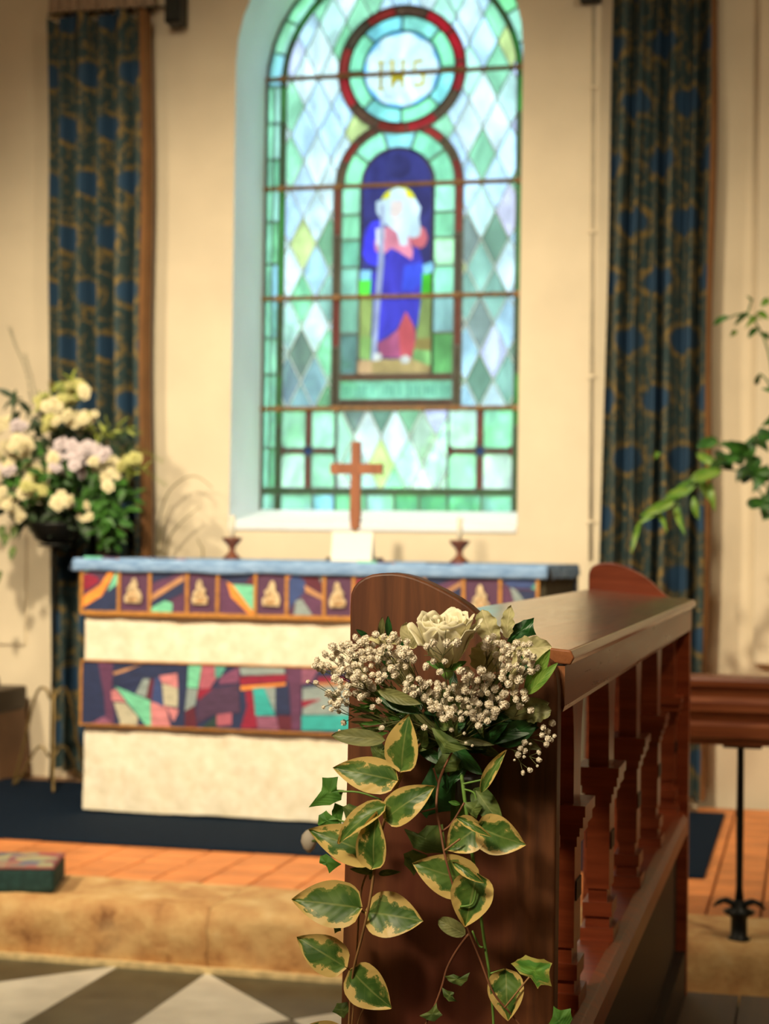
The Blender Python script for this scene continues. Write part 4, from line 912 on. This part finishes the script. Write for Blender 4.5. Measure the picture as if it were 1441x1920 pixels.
# foliage collar
fo = thing('x', P(850, 1390, 1.81), None, None); fo.name = 'foliage'; fo.parent = bq; fo.location = P(850, 1390, 1.81)-P(850, 1400, YB)
def GL_(b, t_, w, mat, yb=1.80, yt=None, kind='lance', **kw): leaf('leaf', P(b[0], b[1], yb), P(t_[0], t_[1], yt or yb-.01), w*px, mat, fo, kind=kind, **kw)
GL_((984, 1295), (1031, 1216), 26, M_bright, 1.77); GL_((990, 1302), (1046, 1242), 20, M_bright, 1.765)
outline_leaf('leaf', [(950, 1203), (957, 1184), (966, 1170), (982, 1162), (1001, 1158), (1000, 1172), (1005, 1190), (980, 1197), (957, 1207)], 1.80, M_dark, fo)
GL_((950, 1196), (958, 1134), 26, M_silver, 1.80, kind='long', wavy=.15); GL_((928, 1208), (903, 1143), 42, M_silver, 1.79, kind='round', wavy=.08); GL_((955, 1218), (1034, 1212), 46, M_silver, 1.80, kind='round', wavy=.1)
GL_((752, 1204), (688, 1198), 18, M_silver, 1.77, kind='long', wavy=.12, bend=.02, n=(0, -1, .6)); GL_((775, 1216), (762, 1166), 34, M_silver, 1.795, kind='round'); GL_((900, 1260), (925, 1205), 60, M_silver, 1.795, kind='round', wavy=.1)
GL_((985, 1345), (1034, 1332), 34, M_olive, 1.79, kind='round', wavy=.08); GL_((940, 1335), (1030, 1318), 40, M_olive, 1.795, kind='long'); GL_((960, 1300), (968, 1216), 12, M_silver, 1.765, kind='long')
GL_((770, 1285), (728, 1225), 44, M_silver, 1.80, kind='round', wavy=.1); GL_((690, 1290), (662, 1225), 22, M_silver, 1.785, kind='long')
GL_((714, 1194), (717, 1156), 13, M_olive, 1.80); GL_((730, 1196), (727, 1154), 13, M_dark, 1.80); GL_((692, 1198), (667, 1180), 11, M_dark, 1.80)
GL_((722, 1388), (621, 1379), 32, M_olive, 1.765, kind='long', bend=.03, n=(0, -1, .35)); GL_((708, 1294), (790, 1320), 24, M_olive, 1.755, kind='lance'); GL_((712, 1306), (792, 1338), 24, M_dark, 1.765)
GL_((928, 1392), (1008, 1352), 44, M_dark, 1.80, kind='long'); GL_((755, 1245), (762, 1180), 20, M_dark, 1.81); GL_((724, 1250), (728, 1200), 20, M_dark, 1.81); GL_((990, 1240), (992, 1275), 24, M_dark, 1.80); GL_((945, 1290), (955, 1240), 22, M_dark, 1.80)
q = random.Random(5)
for k in range(120):            # the green mass behind the small flowers
    a = q.uniform(-1, 1); bx, by = 850+a*80, 1400-q.uniform(0, 50); an = q.uniform(-2.9, -.25) if q.random() < .85 else q.uniform(.1, 3)
    ln = q.uniform(40, 110); tx, ty = bx+math.cos(an)*ln*1.15, by+math.sin(an)*ln*.9
    tx = min(max(tx, 665), 1015); ty = max(ty, 1228); yb = q.uniform(1.795, 1.835)
    GL_((bx, by), (tx, ty), q.uniform(12, 30), q.choice([M_dark, M_ivyd, M_olive, M_ivyd, M_dark]), yb, kind=q.choice(['lance', 'long', 'ovate']))
for k in range(46):             # feathery greens at the left
    bx, by = q.uniform(690, 780), q.uniform(1300, 1375); an = q.uniform(2.6, 4.6); ln = q.uniform(25, 60)
    GL_((bx, by), (max(645, bx+math.cos(an)*ln), by+math.sin(an)*ln*.7), q.uniform(4, 9), q.choice([M_ivyd, M_olive, M_ivy]), q.uniform(1.78, 1.81))
for k in range(40):
    bx, by = q.uniform(700, 980), q.uniform(1250, 1400); an = q.uniform(0, 6.28); ln = q.uniform(20, 50)
    GL_((bx, by), (bx+math.cos(an)*ln, by+math.sin(an)*ln), q.uniform(8, 18), q.choice([M_ivyd, M_dark, M_dark, M_olive]), q.uniform(1.79, 1.81))
# tie: stems bound under the posy
mesh('stem_bundle', *join([tubed(spline([P(850+dx, 1380, 1.82), P(856+dx*.5, 1460, 1.825), P(860+dx*.7, 1540, 1.83)], 4), .0022, 6) for dx in range(-18, 20, 6)]), M_stemg, bq)
mesh('ribbon_tie', *lathed([(.013, -.012), (.015, -.01), (.015, .012), (.013, .014)], P(878, 1480, 1.832), 16), plain('grey_ribbon', '5a5c60', .4), bq)
# rose
t = NT('cream_rose_petal'); n = t.noise(t.co(scale=(40, 40, 40)), 1, 3); uv = t.n('TexCoord').outputs['UV']; sp = t.n('SeparateXYZ'); t.set(sp.inputs[0], uv)
colr = t.mix(t.math('POWER', t.math('SUBTRACT', 1, sp.outputs[1], clamp=True), 1.5), H('faf5d6'), H('d8cc7a')); t.base(colr, .5)
tr = t.n('BsdfTranslucent'); t.set(tr.inputs[0], colr); mx = t.n('MixShader'); mx.inputs[0].default_value = .18
t.set(mx.inputs[1], t.p.outputs[0]); t.set(mx.inputs[2], tr.outputs[0]); t.set(t.out.inputs[0], mx.outputs[0]); M_rose = t.m
rb = P(838, 1252, 1.755); rose = thing('rose', rb, None, None); rose.parent = bq; rose.location = rb-woff(bq)
rot = Matrix.Rotation(.27, 3, 'X')
def petal(ang, half, r0, r1, h, flare, seed, droop=0.0, lean=0.0):
    q_ = random.Random(seed); nu, nv = 15, 14; vs, uvs = [], []; pk = q_.uniform(-.3, .3)
    for j in range(nv):
        v_ = j/(nv-1)
        for i in range(nu):
            u = 2*i/(nu-1)-1
            hh = 1.08*h*(v_)*(1-.20*abs(u-pk*.5)**2.4*v_)+.0018*math.sin(u*7+seed)*v_**3
            r_ = r0+(r1-r0)*(math.sin(v_*pi/2)**.8)+flare*max(0, v_-.6)**2*6.2*(1-.35*abs(u))
            if droop: hh -= droop*max(0, v_-.6)**2*6
            wv_ = half*(.45+.55*math.sin(min(1, v_*1.25)*pi/2)); a_ = ang+u*wv_
            r_ += .0014*mnoise.noise(Vector((u*2.5, v_*3, seed)))+.0012*math.sin(u*9+seed*2)*v_**4
            p_ = Vector((r_*math.cos(a_), r_*math.sin(a_), hh)); vs.append(rb+rot @ p_); uvs.append((u*.5+.5, v_))
    o = mesh('petal', vs, gridf(nu, nv), M_rose, rose, smooth=True)
    l = o.data.uv_layers.new(name='UVMap')
    for lp in o.data.loops: l.data[lp.index].uv = uvs[lp.vertex_index]
    m = o.modifiers.new('s', 'SOLIDIFY'); m.thickness = .0005
for k in range(4): petal(k*pi/2+.3, 1.1, .002, .006+.001*k, .047, -.001, k)
for k in range(5): petal(k*2*pi/5+.9, .95, .003, .013+.0006*k, .049, .001, 10+k)
for k in range(5): petal(k*2*pi/5, .85, .003, .0195+.0004*k, .051, .003, 20+k)
for k in range(5): petal(-pi/2+k*2*pi/5+.5, .80, .003, .0245, .050, .0055, 30+k)
petal(-pi/2, .80, .004, .0265, .047, .003, 41); petal(-pi/2+1.15, .7, .004, .0275, .046, .0085, 42, .003); petal(pi+.25, .62, .004, .029, .046, .010, 43, .004); petal(.2, .62, .004, .028, .047, .0095, 44, .003)
mesh('hip', *lathed([(.002, -.012), (.006, -.008), (.007, -.002), (.005, .004)], rb, 12), M_stemg, rose, smooth=True)
for k in range(5):
    a_ = k*2*pi/5-.6; leaf('sepal', rb+Vector((0, 0, -.002)), rb+Vector((.022*math.cos(a_), .022*math.sin(a_), .006)), .007, M_ivy, rose, kind='lance')
# gypsophila
M_gyp = None
t = NT('white_gypsophila'); n = t.noise(t.co(scale=(1, 1, 1)), 2, 2); col = t.ramp(n, [(.3, H('ece0c4')), (.6, H('fbf5e6'))]); t.base(col, .7)
tr = t.n('BsdfTranslucent'); t.set(tr.inputs[0], col); mx = t.n('MixShader'); mx.inputs[0].default_value = .05
t.set(mx.inputs[1], t.p.outputs[0]); t.set(mx.inputs[2], tr.outputs[0]); t.set(t.out.inputs[0], mx.outputs[0]); M_gyp = t.m
def floretmesh(seed):
    """a tight pompom of small ruffled petals"""
    q_ = random.Random(seed); v_, f_ = [], []; n_ = 46
    bm = bmesh.new(); bmesh.ops.create_icosphere(bm, subdivisions=2, radius=.72); 
    for w_ in bm.verts: w_.co *= 1+q_.uniform(-.08, .08)
    v_ = [tuple(w_.co) for w_ in bm.verts]; bm.verts.index_update(); f_ = [tuple(x.index for x in fc.verts) for fc in bm.faces]; bm.free()
    for k in range(n_):
        z = 1-2*(k+.5)/n_; r_ = math.sqrt(1-z*z); a_ = k*2.399963+seed; d = Vector((r_*math.cos(a_), r_*math.sin(a_), z))
        s_ = d.cross(Vector((.3, .2, 1))).normalized(); u_ = d.cross(s_); ro = q_.uniform(0, 3); s2 = s_*math.cos(ro)+u_*math.sin(ro); u2 = d.cross(s2)
        L_ = q_.uniform(.88, 1.06); b_ = len(v_); w_ = .25
        for (aa, bb, cc) in ((0, 0, .62), (-w_, 0, .86), (-w_*.8, .10, 1.0), (0, .04, .94), (w_*.8, .12, 1.0), (w_, 0, .86)): v_.append(tuple(d*cc*L_+s2*aa+u2*bb))
        f_ += [(b_, b_+1, b_+2, b_+3), (b_, b_+3, b_+4, b_+5)]
    me = bpy.data.meshes.new('floret'); me.from_pydata(v_, [], f_); me.materials.append(M_gyp); me.polygons.foreach_set('use_smooth', [True]*len(me.polygons)); return me
FM = [floretmesh(s_) for s_ in range(5)]
q = random.Random(21)
placed = []
def sprig(name_pts, root, yr=(1.745, 1.775)):
    """one branching spray: florets are (px,py,r px)"""
    rp = P(*root); segs = []; sp_ob = None
    pts3 = [(P(x, y, q.uniform(*yr)), r_) for x, y, r_ in name_pts]
    c = sum((a for a, _ in pts3), Vector())/len(pts3)
    main = rp.lerp(c, .55)+Vector((0, .004, 0)); segs.append(tubed([rp, main], [.0007, .0005], 5))
    for i in range(0, len(pts3), 4):
        grp = pts3[i:i+4]; g = sum((a for a, _ in grp), Vector())/len(grp); nd = main.lerp(g, .65)+Vector((0, .004, -.003)); segs.append(tubed([main, nd], [.0005, .0004], 5))
        for a, r_ in grp: segs.append(tubed([nd, a+(nd-a)*.02], [.0004, .0003], 4))
    s_o = mesh('gypsophila_sprig', *join(segs), M_thin, bq)
    for a, r_ in pts3:
        o = bpy.data.objects.new('floret', FM[q.randrange(5)]); COL.objects.link(o); o.parent = s_o; o.location = a-woff(bq)
        o.scale = (r_*px*q.uniform(.92, 1.08),)*2+(r_*px*q.uniform(.8, 1),); o.rotation_euler = (q.uniform(0, 6), q.uniform(0, 6), q.uniform(0, 6))
def blob(cx_, cy_, rx, ry, n_, r=(6, 9.5), sep=11):
    out = []; tries = 0
    while len(out) < n_ and tries < 4000:
        tries += 1; a_ = q.uniform(0, 2*pi); d = q.random()**.5; x, y = cx_+rx*d*math.cos(a_), cy_+ry*d*math.sin(a_)
        if all(math.hypot(x-u, y-w) > sep for u, w in placed): placed.append((x, y)); out.append((x, y, q.uniform(*r)))
    return out
ROOT = (845, 1400, 1.80)
for args in ((615, 1246, 28, 20, 9), (640, 1224, 26, 18, 9), (672, 1212, 28, 18, 11), (705, 1208, 28, 18, 10), (738, 1210, 26, 18, 8), (650, 1266, 34, 22, 11), (692, 1256, 32, 24, 12), (728, 1246, 26, 24, 8), (668, 1290, 30, 18, 8), (628, 1300, 14, 22, 5), (750, 1235, 24, 16, 6),
             (780, 1285, 26, 18, 9), (818, 1305, 28, 24, 15), (850, 1330, 34, 22, 16), (880, 1290, 28, 26, 13), (905, 1340, 26, 22, 11), (900, 1275, 24, 18, 8), (832, 1292, 24, 12, 6),  (880, 1262, 10, 8, 1),
             (925, 1215, 18, 22, 9), (948, 1232, 22, 22, 12), (962, 1265, 22, 20, 10), (975, 1215, 20, 16, 8), (995, 1240, 14, 20, 5), (930, 1310, 20, 20, 6), (975, 1300, 16, 18, 4), (985, 1330, 14, 10, 2)):
    sprig(blob(*args), ROOT)
sprig([(598, 1254, 7), (577, 1278, 4.5), (592, 1280, 6), (606, 1326, 4), (619, 1316, 5.5), (621, 1330, 5), (635, 1334, 5), (644, 1355, 6), (650, 1318, 6.5)], ROOT)
sprig([(812, 1205, 8), (800, 1212, 7), (838, 1206, 8), (856, 1205, 9), (833, 1240, 6.5), (824, 1260, 6.5), (864, 1258, 9), (798, 1250, 7.5), (812, 1240, 6)], (838, 1290, 1.72), (1.695, 1.705))
sprig([(1035, 1356, 7), (1018, 1364, 6), (1026, 1372, 7), (1016, 1378, 6), (1027, 1385, 6.5), (1024, 1396, 6), (1039, 1380, 4), (1034, 1388, 4)], (930, 1390, 1.80), (1.78, 1.79))
sprig([(983, 1392, 6), (975, 1403, 6), (984, 1408, 5.5), (971, 1415, 6.5), (994, 1395, 3), (1010, 1411, 5.5), (1010, 1425, 6), (1007, 1436, 3), (993, 1444, 6), (980, 1449, 5), (982, 1419, 3), (964, 1425, 2.5)], (930, 1395, 1.80), (1.78, 1.79))
sprig([(768, 1225, 6), (636, 1370, 3), (715, 1365, 6), (795, 1364, 6), (846, 1368, 5), (885, 1398, 3), (870, 1375, 3), (873, 1393, 3), (698, 1326, 6), (710, 1314, 6)], ROOT, (1.745, 1.76))
# fine bare twigs across the rose
tw = [((827, 1240), (812, 1222), (806, 1212)), ((827, 1238), (815, 1229), (795, 1229)), ((826, 1238), (833, 1222), (835, 1208)), ((803, 1229), (803, 1214), (812, 1198)), ((835, 1205), (834, 1192), (836, 1181)), ((838, 1210), (846, 1203), (854, 1196))]
mesh('fine_twigs', *join([tubed([P(x, y, 1.695) for x, y in w_], .0004, 5) for w_ in tw]), M_thin, bq)
# bud hanging beyond the panel, at the left
bd = vine('bud_stem', [(660, 1590, 1.90), (625, 1582, 2.15), (600, 1577, 2.3), (586, 1577, 2.34)], .003, M_stemg)
mesh('flower_bud', *lathed([(.002, -.016), (.008, -.010), (.0115, 0), (.010, .008), (.005, .014), (.001, .016)], P(579, 1577, 2.36), 14), M_gyp, bq, smooth=True)
# ------------------------------------------------------------------ flower arrangement at the left
M_fl = plain('cream_blossom', 'e4d8ae', .7, .12, 30); M_fl2 = plain('lilac_white_blossom', 'd6c8ca', .7, .12, 30); M_fl3 = plain('yellow_green_blossom', 'c4c078', .7, .15, 30)
def blossom(seed, petals=9):
    q_ = random.Random(seed); v_, f_ = [], []
    for ring_, (n_, r_, up) in enumerate(((petals, 1.0, .15), (petals-2, .72, .42), (5, .4, .62))):
        for k in range(n_):
            a_ = 2*pi*(k+.5*ring_)/n_+q_.uniform(-.1, .1); d = Vector((math.cos(a_), math.sin(a_), 0)); s_ = Vector((-d.y, d.x, 0)); b_ = len(v_)
            w_ = 1.5/n_*2; L_ = r_*q_.uniform(.85, 1.1)
            for (l_, ww, z) in ((.05, .2, 0), (.5, .9, up*.8), (.85, 1.0, up), (1, .4, up*.8)):
                v_ += [tuple(d*L_*l_-s_*w_*ww*r_+Vector((0, 0, z))), tuple(d*L_*l_*1.03+Vector((0, 0, z-.06))), tuple(d*L_*l_+s_*w_*ww*r_+Vector((0, 0, z)))]
            for j in range(3):
                o_ = b_+3*j; f_ += [(o_, o_+1, o_+4, o_+3), (o_+1, o_+2, o_+5, o_+4)]
    return v_, f_
BL = []
for s_, m_ in ((1, M_fl), (2, M_fl2), (3, M_fl3), (4, M_fl)):
    v_, f_ = blossom(s_); me = bpy.data.meshes.new('blossom'); me.from_pydata(v_, [], f_); me.materials.append(m_); me.polygons.foreach_set('use_smooth', [True]*len(f_)); BL.append(me)
YF = 6.75; fc_ = P(105, 985, YF)
fa = thing('flower_arrangement', (fc_.x, YF, SF+.9), 'big loose arrangement of cream and lilac flowers in a dark bowl by the left curtain', 'flower arrangement')
kf = P(101, 900, YF).x-P(100, 900, YF).x
mesh('bowl', *lathed([(.05, -.075), (.085, -.06), (.105, -.02), (.112, 0), (.115, .012), (.10, .012)], fc_, 22), M_iron, fa, smooth=True)
q = random.Random(33)
spots = [(30, 808, 1, 0), (20, 835, 0, 0), (45, 830, 0, 0), (60, 865, 0, 0), (10, 870, 0, 0), (80, 760, 0, 0), (110, 770, 0, 0), (125, 745, 2, 0), (150, 740, 0, 0), (150, 780, 0, 0), (118, 785, 0, 0), (90, 800, 2, 0), (165, 785, 0, 0),
  (100, 850, 1, 0), (125, 840, 1, 0), (140, 860, 1, 0), (115, 875, 1, 0), (150, 880, 1, 0), (90, 870, 0, 0), (165, 850, 1, 0), (180, 865, 0, 0), (200, 870, 0, 0), (212, 885, 0, 0), (205, 900, 0, 0), (190, 850, 1, 0), (240, 865, 2, 0),
  (60, 900, 2, 0), (45, 905, 0, 0), (70, 920, 2, 0), (10, 920, 0, 0), (30, 930, 0, 0), (20, 945, 0, 0), (120, 935, 0, 0), (118, 948, 0, 0), (155, 957, 0, 0), (45, 960, 0, 0), (8, 890, 1, 0), (-15, 850, 0, 0), (-20, 900, 0, 0), (-10, 940, 0, 0), (75, 700+60, 2, 0), (140, 725, 2, 0), (5, 800, 0, 0)]
for x, y, c_, _ in spots:
    for _r in range(4):
        o = bpy.data.objects.new('blossom', BL[c_ if c_ else q.choice([0, 3])]); COL.objects.link(o); o.parent = fa
        w_ = P(x+q.uniform(-13, 13), y+q.uniform(-13, 13), YF-.10+q.uniform(-.08, .08)); o.location = w_-woff(fa); s_ = q.uniform(8, 14.5)*kf; o.scale = (s_,)*3
        d = Vector((q.uniform(-.7, .7), -1, q.uniform(-.1, .9))); o.rotation_euler = d.to_track_quat('Z', 'Y').to_euler()
Mg1 = plain('arrangement_leaf_green', '3c6c24', .5, .3, 20); Mg2 = plain('arrangement_leaf_dark', '2a4020', .5, .3, 20); Mg3 = plain('arrangement_leaf_lime', '8a9438', .5, .3, 20)
def leafcloud(parent, name, spec, mat, Y, k_, kind='lance'):
    parts = []
    for (cx_, cy_, rx, ry, n_, ln, w_) in spec:
        for _ in range(n_):
            a_ = q.uniform(0, 2*pi); d = q.random()**.5; c_ = P(cx_+rx*d*math.cos(a_), cy_+ry*d*math.sin(a_), Y+q.uniform(-.12, .12))
            ax2 = Vector((q.uniform(-1, 1), q.uniform(-.5, .5), q.uniform(-1, .8))).normalized(); nn = Vector((q.uniform(-.6, .6), -1, q.uniform(-.2, .8))); nn = (nn-ax2*nn.dot(ax2)).normalized(); s_ = ax2.cross(nn)
            L_ = ln*k_*q.uniform(.7, 1.2); W_ = w_*k_*.5; v_ = []
            for j, (l_, ww) in enumerate(((0, .1), (.3, .9), (.6, .85), (1, .05))): v_ += [c_+ax2*L_*l_-s_*W_*ww+nn*.1*L_*math.sin(l_*3), c_+ax2*L_*l_+nn*(.1*L_*math.sin(l_*3)-W_*.3), c_+ax2*L_*l_+s_*W_*ww+nn*.1*L_*math.sin(l_*3)]
            f_ = []
            for j in range(3): o_ = 3*j; f_ += [(o_, o_+1, o_+4, o_+3), (o_+1, o_+2, o_+5, o_+4)]
            parts.append((v_, f_))
    o = mesh(name, *join(parts), mat, parent, smooth=True); o['kind'] = 'stuff'; return o
leafcloud(fa, 'foliage', [(200, 940, 45, 45, 90, 30, 14), (150, 900, 70, 40, 60, 28, 12), (60, 890, 60, 50, 70, 28, 12), (210, 1010, 20, 12, 10, 22, 12), (190, 980, 35, 25, 30, 28, 14)], Mg1, YF, kf)
leafcloud(fa, 'foliage', [(90, 960, 80, 28, 110, 30, 14), (110, 830, 70, 50, 90, 28, 9), (215, 830, 40, 25, 60, 26, 5), (45, 780, 30, 40, 30, 26, 6), (30, 760, 10, 15, 4, 36, 14), (120, 985, 50, 12, 50, 25, 14)], Mg2, YF+.05, kf)
leafcloud(fa, 'foliage', [(130, 730, 20, 20, 30, 26, 6), (100, 750, 20, 30, 26, 26, 6), (190, 805, 50, 10, 24, 26, 5), (240, 880, 30, 12, 20, 20, 5)], Mg3, YF, kf)
for pts in ([(60, 760), (50, 700), (30, 650), (20, 620)], [(70, 760), (60, 710), (48, 670)], [(190, 820), (240, 812), (265, 815)], [(220, 860), (270, 850), (305, 868)], [(210, 860), (270, 885), (310, 912)]):
    sp_ = spline([P(x, y, YF) for x, y in pts], 5); n = len(sp_); parts = [tubed(sp_, [.0015*(1-.7*i/n) for i in range(n)], 5)]
    for i in range(0, n, 1):
        for s_ in (-1, 1): parts.append(tubed([sp_[i], sp_[i]+Vector((s_*.010, -.01, .020))], [.0012, .0005], 4))
    mesh('grass_spray', *join(parts), Mg3 if pts[0][0] > 100 else Mg2, fa)
for (x, y) in ((5, 1000), (12, 1015), (28, 1000), (25, 1040), (0, 1085)):
    leaf('hanging_leaf', P(x, y-14, YF), P(x-4, y+12, YF-.02), 14*kf, M_ivyd, fa)
ps = thing('flower_pedestal', (fc_.x, YF, SF+.011), 'black iron flower pedestal with tan scrolls for leg shadows before the left curtain', 'pedestal')
mesh('pole', *lathed([(.012, .02), (.009, .10), (.009, fc_.z-SF-.12), (.014, fc_.z-SF-.11), (.014, fc_.z-SF-.088)], (fc_.x, YF, SF+.011), 12), M_iron, ps, smooth=True)
mesh('tray', *lathed([(.06, -.088), (.07, -.084), (.07, -.076), (.05, -.076)], fc_, 20), M_iron, ps, smooth=True)
for ang in (pi*1.02, pi*1.65, pi*.30):  # tan scroll legs built in place of leg shadows on the wall
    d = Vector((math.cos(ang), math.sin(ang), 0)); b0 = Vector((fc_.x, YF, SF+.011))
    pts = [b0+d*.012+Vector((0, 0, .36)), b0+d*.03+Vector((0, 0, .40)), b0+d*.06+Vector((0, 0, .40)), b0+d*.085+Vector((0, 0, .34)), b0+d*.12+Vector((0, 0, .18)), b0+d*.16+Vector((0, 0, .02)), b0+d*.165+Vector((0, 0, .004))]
    mesh('shadow_leg', *tubed(spline(pts, 5), .006, 8), M_brass, ps, smooth=True)
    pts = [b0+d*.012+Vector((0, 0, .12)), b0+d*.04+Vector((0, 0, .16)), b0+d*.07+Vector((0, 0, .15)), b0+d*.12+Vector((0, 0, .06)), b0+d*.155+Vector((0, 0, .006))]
    mesh('shadow_brace', *tubed(spline(pts, 5), .005, 8), M_brass, ps, smooth=True)
# solid arcs standing in for faint shadows behind the altar's left end
ag = thing('wall_shadow_arcs', P(300, 1035, 7.1)-Vector((0, 0, .5)), 'thin brown arcs standing in for faint shadows behind the left end of the altar', 'shadow')
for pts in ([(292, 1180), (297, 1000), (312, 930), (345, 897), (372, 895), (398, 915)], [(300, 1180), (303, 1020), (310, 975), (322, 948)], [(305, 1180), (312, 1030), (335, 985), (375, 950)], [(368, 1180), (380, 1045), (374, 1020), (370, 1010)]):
    sp_ = spline([P(x, y, 7.12) for x, y in pts], 6); n = len(sp_); mesh('stem', *tubed(sp_, [.0045*(1-.6*i/n) for i in range(n)], 6), plain('shadow_tan', '8f8058', .8), ag, smooth=True)
mesh('pot', *lathed([(.05, 0), (.065, .02), (.075, .20), (.08, .21), (.07, .21)], (P(320, 1035, 7.1).x, 7.08, SF+.001), 20), M_altw, ag, smooth=True)  # unseen pot added under the shadow arcs
# ------------------------------------------------------------------ foliage plant at the right edge
YP = 6.3; pc = P(1540, 1010, YP); kp = P(1401, 900, YP).x-P(1400, 900, YP).x
pr_ = thing('potted_foliage_plant', (pc.x, YP, pc.z-.1), 'spreading green foliage plant reaching in from the right before the curtain', 'plant')
mesh('pot', *lathed([(.07, -.16), (.10, -.14), (.12, -.02), (.13, 0), (.11, 0)], pc, 20), M_iron, pr_, smooth=True)
Mp1 = leafy('broad_leaf_green', '2c5c20', '3f7428', '5c8c3c'); Mp2 = leafy('young_leaf_green', '5c8a2c', '7c9c3c', '9cb454'); Mp3 = leafy('deep_leaf_green', '24401c', '34541f', '4c6c30')  # mid, young and deeper greens mixed over the plant
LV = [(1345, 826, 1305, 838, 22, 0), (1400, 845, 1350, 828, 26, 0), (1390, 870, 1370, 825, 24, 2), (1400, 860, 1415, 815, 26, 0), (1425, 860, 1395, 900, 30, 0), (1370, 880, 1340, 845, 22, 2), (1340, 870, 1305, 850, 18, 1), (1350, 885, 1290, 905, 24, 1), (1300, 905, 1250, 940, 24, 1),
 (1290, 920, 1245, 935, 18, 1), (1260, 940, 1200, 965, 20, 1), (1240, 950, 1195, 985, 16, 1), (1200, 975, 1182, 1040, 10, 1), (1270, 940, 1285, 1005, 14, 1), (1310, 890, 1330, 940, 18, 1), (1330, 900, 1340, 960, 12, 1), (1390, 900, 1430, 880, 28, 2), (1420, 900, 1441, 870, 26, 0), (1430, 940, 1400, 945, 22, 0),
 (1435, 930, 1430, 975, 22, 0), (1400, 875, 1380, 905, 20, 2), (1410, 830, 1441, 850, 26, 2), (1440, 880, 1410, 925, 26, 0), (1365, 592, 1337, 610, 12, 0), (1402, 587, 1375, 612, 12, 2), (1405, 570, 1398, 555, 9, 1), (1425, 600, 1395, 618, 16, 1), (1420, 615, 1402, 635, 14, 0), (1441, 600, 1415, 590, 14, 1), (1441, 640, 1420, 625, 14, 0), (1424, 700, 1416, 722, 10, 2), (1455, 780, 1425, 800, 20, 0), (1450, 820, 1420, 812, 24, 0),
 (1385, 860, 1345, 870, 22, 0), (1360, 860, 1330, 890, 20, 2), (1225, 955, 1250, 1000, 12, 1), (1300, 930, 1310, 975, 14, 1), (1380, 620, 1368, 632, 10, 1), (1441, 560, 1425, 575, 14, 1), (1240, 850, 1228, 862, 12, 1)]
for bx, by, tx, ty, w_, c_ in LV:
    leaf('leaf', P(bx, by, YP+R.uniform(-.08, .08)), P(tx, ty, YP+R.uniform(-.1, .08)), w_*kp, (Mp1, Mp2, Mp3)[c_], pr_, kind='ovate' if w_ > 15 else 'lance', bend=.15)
parts = []
for pts in ([(1540, 1000), (1440, 900), (1390, 850), (1345, 832)], [(1540, 1000), (1420, 900), (1340, 880), (1280, 915), (1200, 970)], [(1540, 1000), (1460, 800), (1440, 660), (1400, 590), (1340, 608)], [(1540, 1000), (1455, 750), (1424, 700)], [(1540, 1000), (1440, 940), (1400, 870), (1414, 815)], [(1400, 590), (1410, 560)]):
    sp_ = spline([P(x, y, YP) for x, y in pts], 6); parts.append(tubed(sp_, .0035, 5))
mesh('stems', *join(parts), Mg1, pr_, smooth=True)
leafcloud(pr_, 'foliage', [(1500, 900, 60, 90, 120, 34, 16), (1500, 760, 50, 80, 60, 30, 12), (1480, 640, 30, 40, 30, 24, 10)], Mg1, YP, kp)
pp = thing('plant_pedestal', (pc.x, YP, SF), 'black iron plant pedestal just outside the right edge', 'pedestal')
mesh('pole', *lathed([(.13, 0), (.13, .012), (.02, .03), (.012, .06), (.012, pc.z-SF-.18), (.08, pc.z-SF-.17), (.09, pc.z-SF-.162)], (pc.x, YP, SF), 16), M_iron, pp, smooth=True)
